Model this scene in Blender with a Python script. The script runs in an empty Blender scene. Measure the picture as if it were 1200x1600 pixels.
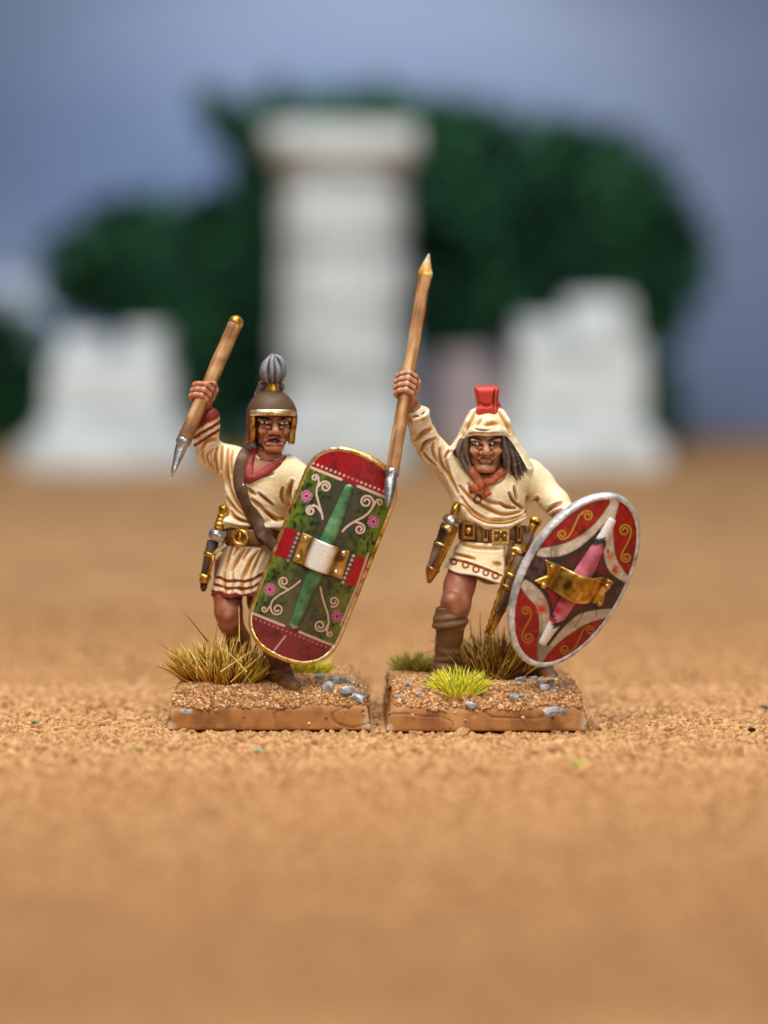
import bpy, bmesh, math, random
import numpy as np
from mathutils import Vector, Matrix, Euler
from mathutils.bvhtree import BVHTree

random.seed(7)
rng = np.random.default_rng(7)
scn = bpy.context.scene
COL = scn.collection
# One Blender unit is one centimetre: the subjects are 28 mm painted miniatures.
scn.unit_settings.system = 'METRIC'
scn.unit_settings.scale_length = 0.01

# ------------------------------------------------------------------ camera
PITCH = math.radians(4.06)
CAM = np.array([0.0, -31.7, 4.315])
FPX = 5000.0                                   # focal length in photo pixels (1200 x 1600)
cam_d = bpy.data.cameras.new('camera')
cam = bpy.data.objects.new('camera', cam_d)
COL.objects.link(cam)
cam.location = CAM
cam.rotation_euler = (math.pi / 2 - PITCH, 0, 0)
cam_d.sensor_fit = 'VERTICAL'
cam_d.sensor_height = 36.0
cam_d.lens = 112.5
cam_d.clip_start = 0.5
cam_d.clip_end = 600
cam_d.dof.use_dof = True
cam_d.dof.focus_distance = 31.25
cam_d.dof.aperture_fstop = 0.1125 / 0.86
cam_d.dof.aperture_blades = 9
scn.camera = cam

# ------------------------------------------------------------------ light: a small photo table
world = bpy.data.worlds.new('World')
scn.world = world
world.use_nodes = True
wb = world.node_tree.nodes['Background']
wb.inputs[0].default_value = (0.95, 0.97, 1.0, 1)
wb.inputs[1].default_value = 0.10


def area(name, loc, target, sx, sy, power, color):
    l = bpy.data.lights.new(name, 'AREA')
    l.shape = 'RECTANGLE'
    l.size, l.size_y, l.energy, l.color = sx, sy, power, color
    o = bpy.data.objects.new(name, l)
    COL.objects.link(o)
    o.location = loc
    d = Vector(target) - Vector(loc)
    o.rotation_euler = d.to_track_quat('-Z', 'Y').to_euler()
    return o


def spot(name, loc, target, power, angle, blend, color, radius):
    l = bpy.data.lights.new(name, 'SPOT')
    l.energy, l.spot_size, l.spot_blend, l.color, l.shadow_soft_size = power, math.radians(angle), blend, color, radius
    o = bpy.data.objects.new(name, l)
    COL.objects.link(o)
    o.location = loc
    d = Vector(target) - Vector(loc)
    o.rotation_euler = d.to_track_quat('-Z', 'Y').to_euler()
    return o


area('softbox_key', (-10, -20, 40), (0, 0, 0.8), 20, 20, 13500, (1.0, 0.965, 0.90))
area('softbox_fill', (17, -44, 20), (0, 0, 1), 16, 16, 6200, (1.0, 0.96, 0.9))
spot('vignette_pool_spot', (3, -9, 40), (0, -1.0, 0.5), 30500, 29, 1.0, (1.0, 0.965, 0.90), 3.0)  # added spot; the fading edge of its pool imitates lens vignetting
area('softbox_ruins', (0, 10, 46), (0, 46, 4), 36, 16, 21500, (0.93, 1.0, 1.02))
spot('vignette_backdrop_spot', (-1, 24, 34), (-1.0, 62, 5.5), 60000, 31, 1.0, (1.0, 1.0, 1.0), 3)  # added spot, kept narrow so the backdrop corners darken like a vignette

scn.view_settings.view_transform = 'Standard'
scn.view_settings.look = 'None'
scn.view_settings.exposure = 0.0
scn.view_settings.gamma = 1.0
scn.render.engine = 'CYCLES'
scn.cycles.use_denoising = True
scn.cycles.max_bounces = 6
scn.cycles.sample_clamp_indirect = 6

# ------------------------------------------------------------------ projection helpers (used to measure the photo)
_f = np.array([0, math.cos(PITCH), -math.sin(PITCH)])
_u = np.array([0, math.sin(PITCH), math.cos(PITCH)])
_r = np.array([1.0, 0, 0])


def ray(px, py):
    return _f + (px - 600) / FPX * _r - (py - 800) / FPX * _u


def P(px, py, Y):
    d = ray(px, py)
    return CAM + d * ((Y - CAM[1]) / d[1])


def PZ(px, py, z):
    d = ray(px, py)
    return CAM + d * ((z - CAM[2]) / d[2])


def proj(V):
    r = np.asarray(V, float) - CAM
    z = r @ _f
    return np.stack([600 + FPX * (r @ _r) / z, 800 - FPX * (r @ _u) / z], -1)


S = 31.7 / FPX                                  # cm per photo pixel at the figures


def C(r, g, b):
    c = np.array([r, g, b], float) / 255
    return np.where(c <= 0.04045, c / 12.92, ((c + 0.055) / 1.055) ** 2.4)


# ------------------------------------------------------------------ numpy noise
_lat = rng.random((32, 32, 32)).astype(np.float32)


def vnoise(V, f, seed=0):
    q = np.asarray(V) * f + seed * 7.31
    i = np.floor(q).astype(int)
    t = q - i
    t = t * t * (3 - 2 * t)
    out = 0
    for dx in (0, 1):
        wx = t[:, 0] if dx else 1 - t[:, 0]
        for dy in (0, 1):
            wy = t[:, 1] if dy else 1 - t[:, 1]
            for dz in (0, 1):
                wz = t[:, 2] if dz else 1 - t[:, 2]
                out = out + wx * wy * wz * _lat[(i[:, 0] + dx) & 31, (i[:, 1] + dy) & 31, (i[:, 2] + dz) & 31]
    return out


# ------------------------------------------------------------------ materials
def newmat(name):
    m = bpy.data.materials.new(name)
    m.use_nodes = True
    nt = m.node_tree
    b = nt.nodes['Principled BSDF']
    return m, nt, b


def attr_mat(name, rough, metallic=0.0, spec=0.35, nscale=60, namt=0.12, bump=0.02, bscale=120):
    m, nt, b = newmat(name)
    a = nt.nodes.new('ShaderNodeAttribute')
    a.attribute_name = 'paint'
    tc = nt.nodes.new('ShaderNodeTexCoord')
    n = nt.nodes.new('ShaderNodeTexNoise')
    n.inputs['Scale'].default_value = nscale
    n.inputs['Detail'].default_value = 4
    mr = nt.nodes.new('ShaderNodeMapRange')
    mr.inputs[1].default_value, mr.inputs[2].default_value = 0.25, 0.75
    mr.inputs[3].default_value, mr.inputs[4].default_value = 1 - namt, 1 + namt
    mx = nt.nodes.new('ShaderNodeMix')
    mx.data_type = 'RGBA'
    mx.blend_type = 'MULTIPLY'
    mx.inputs[0].default_value = 1
    L = nt.links.new
    L(tc.outputs['Object'], n.inputs['Vector'])
    L(n.outputs['Fac'], mr.inputs[0])
    L(a.outputs['Color'], mx.inputs[6])
    L(mr.outputs[0], mx.inputs[7])
    L(mx.outputs[2], b.inputs['Base Color'])
    n2 = nt.nodes.new('ShaderNodeTexNoise')
    n2.inputs['Scale'].default_value = bscale
    n2.inputs['Detail'].default_value = 3
    L(tc.outputs['Object'], n2.inputs['Vector'])
    bp = nt.nodes.new('ShaderNodeBump')
    bp.inputs['Strength'].default_value = 0.6
    bp.inputs['Distance'].default_value = bump
    L(n2.outputs['Fac'], bp.inputs['Height'])
    L(bp.outputs[0], b.inputs['Normal'])
    b.inputs['Roughness'].default_value = rough
    b.inputs['Metallic'].default_value = metallic
    b.inputs['Specular IOR Level'].default_value = spec
    return m


M_PAINT = attr_mat('painted_resin', 0.5, 0, 0.35, 45, 0.15, 0.004, 110)
M_SKIN = attr_mat('painted_skin', 0.42, 0, 0.4, 40, 0.12, 0.003, 90)
M_DECAL = attr_mat('shield_paint', 0.4, 0, 0.45, 30, 0.12, 0.003, 70)
M_METAL = attr_mat('metallic_paint', 0.33, 0.85, 0.5, 50, 0.2, 0.006, 60)
M_PEARL = attr_mat('pale_metallic_paint', 0.36, 0.35, 0.5, 50, 0.12, 0.006, 60)
M_GRIT = attr_mat('sand_grit', 0.8, 0, 0.2, 30, 0.15, 0.004, 90)
M_GRASS = attr_mat('static_grass', 0.55, 0, 0.3, 20, 0.15, 0.0, 40)
M_LEAF = attr_mat('leaf', 0.7, 0, 0.2, 3, 0.2, 0.0, 10)
M_STONE = attr_mat('plaster_stone', 0.75, 0, 0.25, 1.6, 0.10, 0.05, 6)
M_BARK = attr_mat('bark', 0.85, 0, 0.2, 2, 0.3, 0.1, 6)


def ground_mat():
    m, nt, b = newmat('sandy_ground')
    L = nt.links.new
    tc = nt.nodes.new('ShaderNodeTexCoord')
    ns = []
    for sc, det in ((0.12, 3), (0.9, 4), (9.0, 4)):
        n = nt.nodes.new('ShaderNodeTexNoise')
        n.inputs['Scale'].default_value = sc
        n.inputs['Detail'].default_value = det
        L(tc.outputs['Object'], n.inputs['Vector'])
        ns.append(n)
    r1 = nt.nodes.new('ShaderNodeValToRGB')
    r1.color_ramp.elements[0].position, r1.color_ramp.elements[1].position = 0.36, 0.66
    r1.color_ramp.elements[0].color = (*C(178, 132, 88), 1)
    r1.color_ramp.elements[1].color = (*C(204, 157, 109), 1)
    L(ns[1].outputs['Fac'], r1.inputs[0])
    mx = nt.nodes.new('ShaderNodeMix')
    mx.data_type = 'RGBA'
    mx.blend_type = 'MULTIPLY'
    mx.inputs[0].default_value = 1
    r2 = nt.nodes.new('ShaderNodeValToRGB')
    r2.color_ramp.elements[0].position, r2.color_ramp.elements[1].position = 0.3, 0.7
    r2.color_ramp.elements[0].color = (0.72, 0.70, 0.66, 1)
    r2.color_ramp.elements[1].color = (1.12, 1.1, 1.06, 1)
    L(ns[2].outputs['Fac'], r2.inputs[0])
    L(r1.outputs[0], mx.inputs[6])
    L(r2.outputs[0], mx.inputs[7])
    mx2 = nt.nodes.new('ShaderNodeMix')
    mx2.data_type = 'RGBA'
    mx2.blend_type = 'MULTIPLY'
    mx2.inputs[0].default_value = 1
    r3 = nt.nodes.new('ShaderNodeValToRGB')
    r3.color_ramp.elements[0].position, r3.color_ramp.elements[1].position = 0.35, 0.65
    r3.color_ramp.elements[0].color = (0.86, 0.84, 0.82, 1)
    r3.color_ramp.elements[1].color = (1.06, 1.06, 1.06, 1)
    L(ns[0].outputs['Fac'], r3.inputs[0])
    L(mx.outputs[2], mx2.inputs[6])
    L(r3.outputs[0], mx2.inputs[7])
    L(mx2.outputs[2], b.inputs['Base Color'])
    bp = nt.nodes.new('ShaderNodeBump')
    bp.inputs['Strength'].default_value = 0.8
    bp.inputs['Distance'].default_value = 0.03
    L(ns[2].outputs['Fac'], bp.inputs['Height'])
    L(bp.outputs[0], b.inputs['Normal'])
    b.inputs['Roughness'].default_value = 0.85
    b.inputs['Specular IOR Level'].default_value = 0.2
    return m


def sky_mat():
    m, nt, b = newmat('painted_sky')
    L = nt.links.new
    tc = nt.nodes.new('ShaderNodeTexCoord')
    mp = nt.nodes.new('ShaderNodeMapping')
    mp.inputs['Scale'].default_value = (0.05, 0.05, 0.11)
    n = nt.nodes.new('ShaderNodeTexNoise')
    n.inputs['Scale'].default_value = 1.0
    n.inputs['Detail'].default_value = 3
    r = nt.nodes.new('ShaderNodeValToRGB')
    r.color_ramp.elements[0].position, r.color_ramp.elements[1].position = 0.38, 0.72
    r.color_ramp.elements[0].color = (*C(110, 128, 164), 1)
    r.color_ramp.elements[1].color = (*C(148, 160, 188), 1)
    L(tc.outputs['Object'], mp.inputs[0])
    L(mp.outputs[0], n.inputs['Vector'])
    L(n.outputs['Fac'], r.inputs[0])
    L(r.outputs[0], b.inputs['Base Color'])
    b.inputs['Roughness'].default_value = 0.9
    b.inputs['Specular IOR Level'].default_value = 0.1
    return m


# ------------------------------------------------------------------ object helpers
def thing(name, label, cat, loc, group=None):
    o = bpy.data.objects.new(name, None)
    COL.objects.link(o)
    o.location = loc
    o.empty_display_size = 0.2
    o['label'], o['category'] = label, cat
    if group:
        o['group'] = group
    return o


def origin_of(o):
    p = Vector((0, 0, 0))
    while o is not None:
        p += o.location
        o = o.parent
    return np.array(p)


def make_mesh(name, V, F, col=None, smooth=True):
    """V (n,3); F (m,k) array of equal polygons, or a list of polygons."""
    me = bpy.data.meshes.new(name)
    V = np.asarray(V, np.float32)
    if isinstance(F, np.ndarray):
        m, k = F.shape
        loops = F.astype(np.int32).ravel()
        starts = np.arange(0, m * k, k, dtype=np.int32)
        tot = np.full(m, k, np.int32)
    else:
        m = len(F)
        loops = np.array([i for f in F for i in f], np.int32)
        tot = np.array([len(f) for f in F], np.int32)
        starts = np.concatenate([[0], np.cumsum(tot)[:-1]]).astype(np.int32)
    me.vertices.add(len(V))
    me.vertices.foreach_set('co', V.ravel())
    me.loops.add(len(loops))
    me.loops.foreach_set('vertex_index', loops)
    me.polygons.add(m)
    me.polygons.foreach_set('loop_start', starts)
    me.polygons.foreach_set('loop_total', tot)
    me.polygons.foreach_set('use_smooth', np.full(m, bool(smooth)))
    me.update(calc_edges=True)
    if col is not None:
        col = np.asarray(col, np.float32)
        if col.ndim == 1:
            col = np.tile(col, (len(V), 1))
        rgba = np.ones((len(V), 4), np.float32)
        rgba[:, :3] = col
        at = me.color_attributes.new('paint', 'FLOAT_COLOR', 'POINT')
        at.data.foreach_set('color', rgba.ravel())
    return me


def obj(name, V, F, mat, parent=None, col=None, smooth=True, kind=None, label=None):
    off = origin_of(parent) if parent is not None else 0
    me = make_mesh(name, np.asarray(V) - off, F, col, smooth)
    me.materials.append(mat)
    o = bpy.data.objects.new(name, me)
    COL.objects.link(o)
    if parent is not None:
        o.parent = parent
    if kind:
        o['kind'] = kind
    if label:
        o['label'] = label
    return o


# ------------------------------------------------------------------ signed-distance sculpting
def v3(p):
    return np.asarray(p, float)


class Vol:
    def __init__(s, lo, hi, h):
        s.lo, s.h = v3(lo), h
        n = np.ceil((v3(hi) - s.lo) / h).astype(int) + 1
        s.n = n
        s.d = np.full(n, 1.0, np.float32)
        s.ax = [(s.lo[i] + h * np.arange(n[i])).astype(np.float32) for i in range(3)]

    def sl(s, lo, hi, pad):
        a = np.clip(np.floor((v3(lo) - pad - s.lo) / s.h).astype(int), 0, s.n)
        b = np.clip(np.ceil((v3(hi) + pad - s.lo) / s.h).astype(int) + 1, 0, s.n)
        sl = tuple(slice(a[i], b[i]) for i in range(3))
        return sl, s.ax[0][sl[0]][:, None, None], s.ax[1][sl[1]][None, :, None], s.ax[2][sl[2]][None, None, :]

    def put(s, fn, lo, hi, k=0.0, op='add'):
        sl, X, Y, Z = s.sl(lo, hi, k + 3 * s.h)
        a = s.d[sl]
        if a.size == 0:
            return
        e = fn(X, Y, Z)
        if op == 'sub':
            s.d[sl] = -smin(-a, e, k)
        elif op == 'int':
            s.d[sl] = -smin(-a, -e, k)
        else:
            s.d[sl] = smin(a, e, k)

    def cap(s, a, b, ra, rb, k=0.0, op='add', sy=1.0):
        """round cone from a to b; sy stretches it along Y"""
        a, b = v3(a), v3(b)
        ba = b - a
        ba2 = ba * np.array([1, 1 / sy, 1])
        q = max(float(ba2 @ ba2), 1e-12)
        R = max(ra, rb) * max(1, sy)

        def fn(X, Y, Z):
            px, py, pz = X - a[0], (Y - a[1]) / sy, Z - a[2]
            t = np.clip((px * ba2[0] + py * ba2[1] + pz * ba2[2]) / q, 0, 1)
            return np.sqrt((px - t * ba2[0]) ** 2 + (py - t * ba2[1]) ** 2 + (pz - t * ba2[2]) ** 2) - (ra + t * (rb - ra))
        s.put(fn, np.minimum(a, b) - R, np.maximum(a, b) + R, k, op)

    def ell(s, c, r, k=0.0, op='add', R=None):
        c, r = v3(c), v3(r)
        M = np.array(R) if R is not None else np.eye(3)
        big = r.max()

        def fn(X, Y, Z):
            x, y, z = X - c[0], Y - c[1], Z - c[2]
            a = (M[0, 0] * x + M[1, 0] * y + M[2, 0] * z) / r[0]
            b = (M[0, 1] * x + M[1, 1] * y + M[2, 1] * z) / r[1]
            e = (M[0, 2] * x + M[1, 2] * y + M[2, 2] * z) / r[2]
            k0 = np.sqrt(a * a + b * b + e * e)
            k1 = np.sqrt((a / r[0]) ** 2 + (b / r[1]) ** 2 + (e / r[2]) ** 2) + 1e-9
            return k0 * (k0 - 1) / k1
        s.put(fn, c - big, c + big, k, op)

    def torus(s, c, R, r, tilt, k=0.0, op='add', sz=1.0):
        c = v3(c)

        def fn(X, Y, Z):
            x, y = X - c[0], Y - c[1]
            z = (Z - c[2] - tilt * x) / sz
            return np.sqrt((np.sqrt(x * x + y * y) - R) ** 2 + z * z) - r
        e = R + r + abs(tilt) * R
        s.put(fn, c - e, c + e, k, op)

    def limb(s, pts, k, op='add', sy=1.0):
        """pts: (px,py,Y,r_px) measured joints"""
        w = [(P(p[0], p[1], p[2]), p[3] * S) for p in pts]
        for (a, ra), (b, rb) in zip(w[:-1], w[1:]):
            s.cap(a, b, ra, rb, k * S, op, sy)

    def poly(s, pts, Yc, hd, rnd, k=0.0, op='add'):
        """outline in photo pixels at depth Yc, given real depth 2*hd with rounded edges"""
        W = np.array([P(p[0], p[1], Yc) for p in pts])
        A = W[:, [0, 2]]
        lo = np.array([A[:, 0].min(), Yc - hd, A[:, 1].min()])
        hi = np.array([A[:, 0].max(), Yc + hd, A[:, 1].max()])

        def fn(X, Y, Z):
            gx, gz = np.broadcast_arrays(X[:, 0, :], Z[:, 0, :])
            d2 = poly_sdf(np.stack([gx.ravel(), gz.ravel()], -1), A).reshape(gx.shape)[:, None, :]
            ex = d2 + rnd
            ey = np.abs(Y - Yc) - hd + rnd
            return np.minimum(np.maximum(ex, ey), 0) + np.sqrt(np.maximum(ex, 0) ** 2 + np.maximum(ey, 0) ** 2) - rnd
        s.put(fn, lo, hi, k, op)

    def mesh(s):
        return nets(s.d, s.lo, s.h)


def smin(a, b, k):
    if k <= 0:
        return np.minimum(a, b)
    h = np.maximum(k - np.abs(a - b), 0) / k
    return np.minimum(a, b) - h * h * k * 0.25


def poly_sdf(Q, A):
    B = np.roll(A, -1, 0)
    d = np.full(len(Q), 1e9)
    inside = np.zeros(len(Q), bool)
    for a, b in zip(A, B):
        e = b - a
        w = Q - a
        t = np.clip((w @ e) / max(e @ e, 1e-12), 0, 1)
        d = np.minimum(d, ((w - t[:, None] * e) ** 2).sum(1))
        c = (a[1] > Q[:, 1]) != (b[1] > Q[:, 1])
        if abs(e[1]) > 1e-12:
            inside ^= c & (Q[:, 0] < e[0] * (Q[:, 1] - a[1]) / e[1] + a[0])
    d = np.sqrt(d)
    return np.where(inside, -d, d)


def nets(d, lo, h):
    d = d.copy()
    for ax in range(3):
        for e in (0, -1):
            i = [slice(None)] * 3
            i[ax] = e
            d[tuple(i)] = np.maximum(d[tuple(i)], h * 0.5)
    ins = d < 0
    cnt = np.zeros(np.array(d.shape) - 1, np.uint8)
    n = d.shape
    for a in (0, 1):
        for b in (0, 1):
            for c in (0, 1):
                cnt += ins[a:n[0] - 1 + a, b:n[1] - 1 + b, c:n[2] - 1 + c]
    act = (cnt > 0) & (cnt < 8)
    I = np.argwhere(act)
    idx = np.full(act.shape, -1, np.int32)
    idx[act] = np.arange(len(I))
    cs = [(a, b, c) for a in (0, 1) for b in (0, 1) for c in (0, 1)]
    val = {c: d[I[:, 0] + c[0], I[:, 1] + c[1], I[:, 2] + c[2]].astype(np.float64) for c in cs}
    acc = np.zeros((len(I), 3))
    num = np.zeros(len(I))
    for c in cs:
        for ax in range(3):
            if c[ax] == 0:
                e = list(c)
                e[ax] = 1
                va, vb = val[c], val[tuple(e)]
                m = (va < 0) != (vb < 0)
                t = np.where(m, va / np.where(m, va - vb, 1), 0)
                p = np.tile(np.array(c, float), (len(I), 1))
                p[:, ax] += t
                acc[m] += p[m]
                num[m] += 1
    V = (I + acc / num[:, None]) * h + lo
    Fs = []
    for ax in range(3):
        a1, a2 = [(1, 2), (2, 0), (0, 1)][ax]
        s0 = [slice(None)] * 3
        s1 = [slice(None)] * 3
        s0[ax], s1[ax] = slice(0, -1), slice(1, None)
        ch = ins[tuple(s0)] != ins[tuple(s1)]
        E = np.argwhere(ch)
        E = E[(E[:, a1] > 0) & (E[:, a2] > 0)]
        E = E[(E[:, a1] < n[a1] - 1) & (E[:, a2] < n[a2] - 1)]
        inn = ins[E[:, 0], E[:, 1], E[:, 2]]
        q = []
        for o1, o2 in ((-1, -1), (0, -1), (0, 0), (-1, 0)):
            g = E.copy()
            g[:, a1] += o1
            g[:, a2] += o2
            q.append(idx[g[:, 0], g[:, 1], g[:, 2]])
        q = np.stack(q, 1)
        q[~inn] = q[~inn][:, ::-1]
        Fs.append(q)
    return V, np.concatenate(Fs)


def edges_of(F):
    k = F.shape[1]
    E = np.concatenate([F[:, [i, (i + 1) % k]] for i in range(k)])
    return np.concatenate([E, E[:, ::-1]])


def nb_avg(E, A, n):
    c = np.bincount(E[:, 0], minlength=n).astype(float)
    c[c == 0] = 1
    if A.ndim == 1:
        return np.bincount(E[:, 0], A[E[:, 1]], minlength=n) / c
    return np.stack([np.bincount(E[:, 0], A[E[:, 1], j], minlength=n) for j in range(A.shape[1])], 1) / c[:, None]


def normals(V, F):
    a = V[F[:, 2]] - V[F[:, 0]]
    b = V[F[:, 3 % F.shape[1]]] - V[F[:, 1]] if F.shape[1] == 4 else V[F[:, 1]] - V[F[:, 0]]
    fn = np.cross(a, b) if F.shape[1] == 4 else np.cross(b, a)
    N = np.zeros_like(V)
    for i in range(F.shape[1]):
        for j in range(3):
            N[:, j] += np.bincount(F[:, i], fn[:, j], minlength=len(V))
    return N / (np.linalg.norm(N, axis=1, keepdims=True) + 1e-12)


def curvature(V, F, N, it=2):
    """>0 on ridges, <0 in creases; where a wash settles and where a dry brush catches"""
    E = edges_of(F)
    L = nb_avg(E, V, len(V)) - V
    c = -(L * N).sum(1)
    for _ in range(it):
        c = 0.5 * c + 0.5 * nb_avg(E, c, len(V))
    h = np.sqrt(((V[F[:, 0]] - V[F[:, 1]]) ** 2).sum(1)).mean()
    return c / h


def smooth_mesh(V, F, it):
    E = edges_of(F)
    for _ in range(it):
        V = 0.5 * V + 0.5 * nb_avg(E, V, len(V))
    return V


def mix(a, b, t):
    t = np.clip(t, 0, 1)
    return a * (1 - t[:, None]) + b * t[:, None]


def polydist(Q, pts):
    """distance in photo pixels to a drawn line, and the place along it 0..1"""
    A = np.asarray(pts, float)
    seg = np.sqrt(((A[1:] - A[:-1]) ** 2).sum(1))
    cum = np.concatenate([[0], np.cumsum(seg)])
    best = np.full(len(Q), 1e9)
    par = np.zeros(len(Q))
    for i in range(len(A) - 1):
        e = A[i + 1] - A[i]
        w = Q - A[i]
        t = np.clip((w @ e) / max(e @ e, 1e-9), 0, 1)
        d = np.sqrt(((w - t[:, None] * e) ** 2).sum(1))
        m = d < best
        best[m] = d[m]
        par[m] = (cum[i] + t[m] * seg[i]) / cum[-1]
    return best, par


def smoothline(pts, n=6):
    A = np.asarray(pts, float)
    if len(A) < 3:
        return A
    out = []
    B = np.vstack([2 * A[0] - A[1], A, 2 * A[-1] - A[-2]])
    for i in range(1, len(B) - 2):
        p0, p1, p2, p3 = B[i - 1], B[i], B[i + 1], B[i + 2]
        for t in np.linspace(0, 1, n, endpoint=False):
            out.append(0.5 * ((2 * p1) + (p2 - p0) * t + (2 * p0 - 5 * p1 + 4 * p2 - p3) * t * t + (3 * p1 - p0 - 3 * p2 + p3) * t ** 3))
    out.append(A[-1])
    return np.array(out)


def folds_apply(V, N, folds):
    """press sculpted cloth folds into the front; returns moved vertices and how deep each vertex lies in a fold"""
    PX = proj(V)
    front = np.clip(0.35 - N[:, 1] * 1.2, 0, 1)
    dep = np.zeros(len(V))
    wsh = np.zeros(len(V))
    for pts, w, d, st in folds:
        L = smoothline(pts, 4)
        bb = (PX[:, 0] > L[:, 0].min() - 3 * w) & (PX[:, 0] < L[:, 0].max() + 3 * w) & (PX[:, 1] > L[:, 1].min() - 3 * w) & (PX[:, 1] < L[:, 1].max() + 3 * w)
        k = np.where(bb)[0]
        if len(k) == 0:
            continue
        ds, t = polydist(PX[k], L)
        tap = np.sqrt(np.clip(np.sin(np.pi * (0.08 + 0.84 * t)), 0, 1))
        g = np.exp(-(ds / (1.25 * w * (0.45 + 0.55 * tap))) ** 2) * tap
        lip = np.exp(-((ds - 2.0 * w) / (0.9 * w)) ** 2) * tap
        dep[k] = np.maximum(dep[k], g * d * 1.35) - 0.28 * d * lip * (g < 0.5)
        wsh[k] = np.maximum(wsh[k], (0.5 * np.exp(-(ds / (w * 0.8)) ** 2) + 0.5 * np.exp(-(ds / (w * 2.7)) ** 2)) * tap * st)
    V2 = V - N * (dep * front * S)[:, None]
    return V2, wsh * front


def tube(pts, rad, closed=False, ns=10, flat=None):
    """swept round bar; returns V,F"""
    A = np.asarray(pts, float)
    n = len(A)
    r = np.broadcast_to(np.asarray(rad, float), (n,))
    T = np.roll(A, -1, 0) - np.roll(A, 1, 0)
    if not closed:
        T[0], T[-1] = A[1] - A[0], A[-1] - A[-2]
    T /= np.linalg.norm(T, axis=1, keepdims=True)
    ref = np.array([0, 1.0, 0]) if abs(T[0, 1]) < 0.8 else np.array([1.0, 0, 0])
    nrm = np.cross(np.cross(T[0], ref), T[0])
    V = []
    for i in range(n):
        nrm = nrm - T[i] * (nrm @ T[i])
        nrm /= np.linalg.norm(nrm)
        bi = np.cross(T[i], nrm)
        a = np.arange(ns) / ns * 2 * math.pi
        V.append(A[i] + r[i] * (np.cos(a)[:, None] * nrm + np.sin(a)[:, None] * bi))
    V = np.concatenate(V)
    F = []
    for i in range(n if closed else n - 1):
        j = (i + 1) % n
        for k in range(ns):
            l = (k + 1) % ns
            F.append((i * ns + k, j * ns + k, j * ns + l, i * ns + l))
    if not closed:
        V = np.vstack([V, A[0], A[-1]])
        for k in range(ns):
            l = (k + 1) % ns
            F.append((n * ns, k, l))
            F.append((n * ns + 1, (n - 1) * ns + l, (n - 1) * ns + k))
    return V, F


def ribbon(pts, nrm, w, t, closed=False):
    """flat strap of width w and thickness t lying on normals nrm"""
    A, N = np.asarray(pts, float), np.asarray(nrm, float)
    n = len(A)
    w = np.broadcast_to(np.asarray(w, float), (n,))
    T = np.roll(A, -1, 0) - np.roll(A, 1, 0)
    if not closed:
        T[0], T[-1] = A[1] - A[0], A[-1] - A[-2]
    T /= np.linalg.norm(T, axis=1, keepdims=True)
    N = N / np.linalg.norm(N, axis=1, keepdims=True)
    B = np.cross(T, N)
    B /= np.linalg.norm(B, axis=1, keepdims=True)
    prof = [(-0.5, -0.6), (-0.5, 0.5), (-0.4, 0.9), (0, 1.05), (0.4, 0.9), (0.5, 0.5), (0.5, -0.6)]
    ns = len(prof)
    V = np.concatenate([np.array([A[i] + B[i] * (w[i] * a) + N[i] * (t * b) for a, b in prof]) for i in range(n)])
    F = []
    for i in range(n if closed else n - 1):
        j = (i + 1) % n
        for k in range(ns):
            l = (k + 1) % ns
            F.append((i * ns + k, i * ns + l, j * ns + l, j * ns + k))
    if not closed:
        F.append(tuple(range(ns - 1, -1, -1)))
        F.append(tuple((n - 1) * ns + k for k in range(ns)))
    return V, F


def ico(sub=0):
    bm = bmesh.new()
    bmesh.ops.create_icosphere(bm, subdivisions=max(sub, 1), radius=1)
    V = np.array([v.co[:] for v in bm.verts])
    F = np.array([[v.index for v in f.verts] for f in bm.faces])
    bm.free()
    return V, F


ICO1, ICO1F = ico(1)
ICO2, ICO2F = ico(2)
ICO3, ICO3F = ico(3)


def grains(pos, rad, cols, jitter=0.28, tmpl=None):
    """many small irregular grains as one mesh"""
    T, TF = tmpl if tmpl else (ICO1, ICO1F)
    n, m = len(pos), len(T)
    q = rng.normal(size=(n, 4))
    q /= np.linalg.norm(q, axis=1, keepdims=True)
    w, x, y, z = q.T
    R = np.stack([1 - 2 * (y * y + z * z), 2 * (x * y - z * w), 2 * (x * z + y * w), 2 * (x * y + z * w), 1 - 2 * (x * x + z * z), 2 * (y * z - x * w),
                  2 * (x * z - y * w), 2 * (y * z + x * w), 1 - 2 * (x * x + y * y)], 1).reshape(n, 3, 3)
    sc = rad[:, None] * rng.uniform(0.7, 1.25, (n, 3))
    L = T[None] * (1 + rng.uniform(-jitter, jitter, (n, m, 1))) * sc[:, None, :]
    V = np.einsum('nij,nmj->nmi', R, L) + pos[:, None, :]
    F = (TF[None] + (np.arange(n) * m)[:, None, None]).reshape(-1, TF.shape[1])
    return V.reshape(-1, 3), F, np.repeat(cols, m, 0)


# ------------------------------------------------------------------ paint recipes of the miniatures
CREAM, CREAM_HI, OCHRE, UMBER = C(238, 216, 168), C(255, 252, 240), C(194, 134, 36), C(86, 42, 10)
SKIN, SKIN_HI, SKIN_LO = C(168, 100, 70), C(222, 166, 126), C(80, 34, 22)
REDCLOTH = C(132, 40, 34)
GOLD, GOLD_LO, GOLD_HI = C(206, 150, 48), C(70, 42, 14), C(250, 226, 150)
STEEL, STEEL_LO, STEEL_HI = C(172, 172, 178), C(52, 48, 48), C(238, 238, 240)
LEATHER, LEATHER_LO, LEATHER_HI = C(112, 72, 42), C(44, 24, 14), C(152, 108, 70)
WOOD, WOOD_LO, WOOD_HI = C(158, 106, 56), C(98, 60, 28), C(192, 152, 104)


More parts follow.
